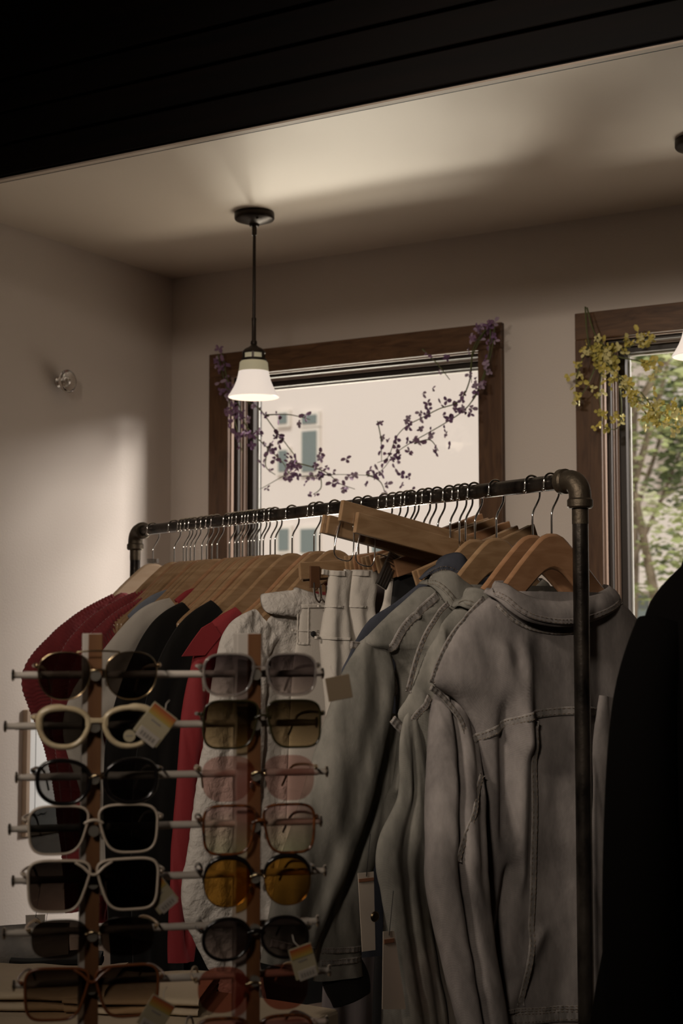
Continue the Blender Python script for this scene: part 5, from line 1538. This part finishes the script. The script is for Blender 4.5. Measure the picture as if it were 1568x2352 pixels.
# pale building over the street, seen through the left window
YBLD = 24.0
def bld_pt(px, py, Y=YBLD):
    return at_y(px, py, Y)
c0 = bld_pt(500, 1300)
bl = thing('building', 'tall cream stucco building across the street, seen through the left window', 'building', (-22, YBLD, -0.25))
MB().box((-14, 0, 0), (11.1, 8, 13.0)).build('wall', M_stucco, bl, smooth=False)
MB().box((-14.2, -0.3, 10.9), (11.3, 0.0, 11.4)).build('cornice', M_trimw, bl, smooth=False)
def bwin(px0, py0, px1, py1):
    a, b = bld_pt(px0, py1), bld_pt(px1, py0)
    x0, x1, z0, z1 = a.x + 22, b.x + 22, a.z + 0.25, b.z + 0.25
    f = MB().box((x0 - 0.06, -0.08, z0 - 0.06), (x1 + 0.06, 0.02, z1 + 0.06)).build('window_surround', M_trimw, bl, smooth=False)
    MB().box((x0, -0.10, z0), (x1, -0.06, z1)).build('pane', M_dglass, f, smooth=False)
for r in ((699, 990, 732, 1085), (699, 953, 732, 976), (645, 1035, 664, 1085), (645, 950, 664, 975), (696, 1215, 732, 1270), (645, 1215, 668, 1265),
          (860, 1215, 895, 1270), (560, 1215, 585, 1270)):
    bwin(*r)

# small white house behind the tree, right window
h0, h1 = at_y(1452, 1445, 26.0), at_y(1530, 1345, 26.0)
hs = thing('house', 'small white house behind the tree, low in the right window', 'house', (h0.x, 26.0, -0.25))
MB().box((-1.2, 0, 0), (4.5, 5, h1.z + 0.15)).build('wall', M_trimw, hs, smooth=False)
MB().prism([(-1.4, h1.z + 0.15), (4.9, h1.z + 0.15), (1.25, h1.z + 2.1)], -0.4, 5.4).build('roof', mat('grey_shingle', (0.82, 0.77, 0.73), 0.9), hs, smooth=False)
wa, wbq = at_y(1467, 1430, 26.0), at_y(1492, 1367, 26.0)
hf = MB().box((wa.x - h0.x - 0.1, -0.05, wa.z + 0.15), (wbq.x - h0.x + 0.1, 0.01, wbq.z + 0.35)).build('window_surround', M_trimw, hs, smooth=False)
MB().box((wa.x - h0.x, -0.08, wa.z + 0.25), (wbq.x - h0.x, -0.04, wbq.z + 0.25)).build('pane', M_dglass, hf, smooth=False)
far = thing('house', 'pale house wall with small window high between the leaves', 'house', (at_y(1500, 1200, 38).x, 38.0, -0.25))
fz = at_y(1500, 1200, 38).z
MB().box((-2.2, 0, 0), (2.6, 5, fz + 1.1)).build('wall', M_trimw, far, smooth=False)
MB().prism([(-2.6, fz + 1.1), (3.0, fz + 1.1), (0.2, fz + 2.6)], -0.3, 5.3).build('roof', MATS['grey_shingle'], far, smooth=False)
MB().box((-0.1, -0.06, fz - 0.2), (0.45, 0.0, fz + 0.45)).build('pane', M_dglass, far, smooth=False)

def tree(label, base, height, crown, n, size, seed, m, lean=0.0, trunk_r=0.16, crown_z=0.62, cdx=None, cdy=0.0, th=0.75, nb=7):
    r = random.Random(seed)
    t = thing('tree', label, 'tree', base)
    tk = MB().tube([(0, 0, -0.1), (lean * 0.25, 0, height * th * 0.3), (lean * 0.6, 0.1, height * th * 0.6), (lean, 0, height * th)],
                   [trunk_r, trunk_r * 0.8, trunk_r * 0.62, trunk_r * 0.3], 12)
    tk.build("trunk", M_bark, t)
    for k in range(nb):
        a = r.random() * 2 * pi
        z0 = height * r.uniform(0.3, 0.6)
        f = min(z0 / (height * th), 1)
        L = crown[0] * r.uniform(0.5, 0.9)
        MB().tube([(lean * f, 0, z0), (lean * f + cos(a) * L * 0.5, sin(a) * L * 0.5, z0 + height * 0.12), (lean * f + cos(a) * L, sin(a) * L, z0 + height * 0.26)],
                  [trunk_r * 0.4, trunk_r * 0.25, trunk_r * 0.08], 7).build('branch', M_bark, t)
    fo = MB()
    clumps = []
    for k in range(max(10, n // 42)):
        u, v, w = r.gauss(0, 0.42), r.gauss(0, 0.42), r.gauss(0, 0.42)
        clumps.append((u * crown[0] + (lean * 0.7 if cdx is None else cdx), v * crown[1] + cdy, height * crown_z + w * crown[2]))
    for k in range(n):
        c = clumps[k % len(clumps)]
        p = Vector((c[0] + r.gauss(0, 0.105), c[1] + r.gauss(0, 0.15), c[2] + r.gauss(0, 0.085)))
        q = Matrix.Rotation(r.random() * 6.3, 3, 'Z') @ Matrix.Rotation(r.uniform(-1.2, 1.2), 3, 'X')
        s = size * r.uniform(0.6, 1.3)
        fo.add([p + q @ Vector(w_) for w_ in ((-s, 0, 0), (-0.2 * s, -0.5 * s, 0.12 * s), (s, 0, 0), (-0.2 * s, 0.5 * s, 0.12 * s))], [(0, 1, 2), (0, 2, 3)])
    f = fo.build('foliage', m, t, smooth=False)
    f['kind'] = 'stuff'
    return t
tp = at_y(1520, 1400, 11.0)
tree('leafy green street tree with leaning trunk, seen through the right window', (tp.x + 0.22, 11.0, -0.25), 6.2, (1.6, 1.3, 2.5), 4600, 0.042, 3, M_leaf, lean=-0.42, trunk_r=0.075, crown_z=0.53, cdx=0.15, cdy=-0.7, th=0.45, nb=3)
tp = at_y(1415, 1100, 16.0)
tree('darker green tree farther back, left edge of the right window', (tp.x + 0.1, 16.0, -0.25), 5.6, (0.75, 0.9, 2.0), 1500, 0.07, 5, M_leaf2, lean=0.1, trunk_r=0.09, crown_z=0.72, cdx=0.55)
tp = at_y(1085, 1080, 12.0)
tree('young green tree coloured glare-pale at the right edge of the left window', (tp.x + 0.60, 12.0, -0.25), 3.9, (0.5, 0.6, 1.1), 420, 0.06, 11, mat('overexposed_leaf', (0.50, 0.54, 0.33), 0.6, var=(0.60, 0.62, 0.45), vscale=1.0), lean=0.1, trunk_r=0.06, crown_z=0.72)  # leaf colour lightened to give the overexposed daylight look
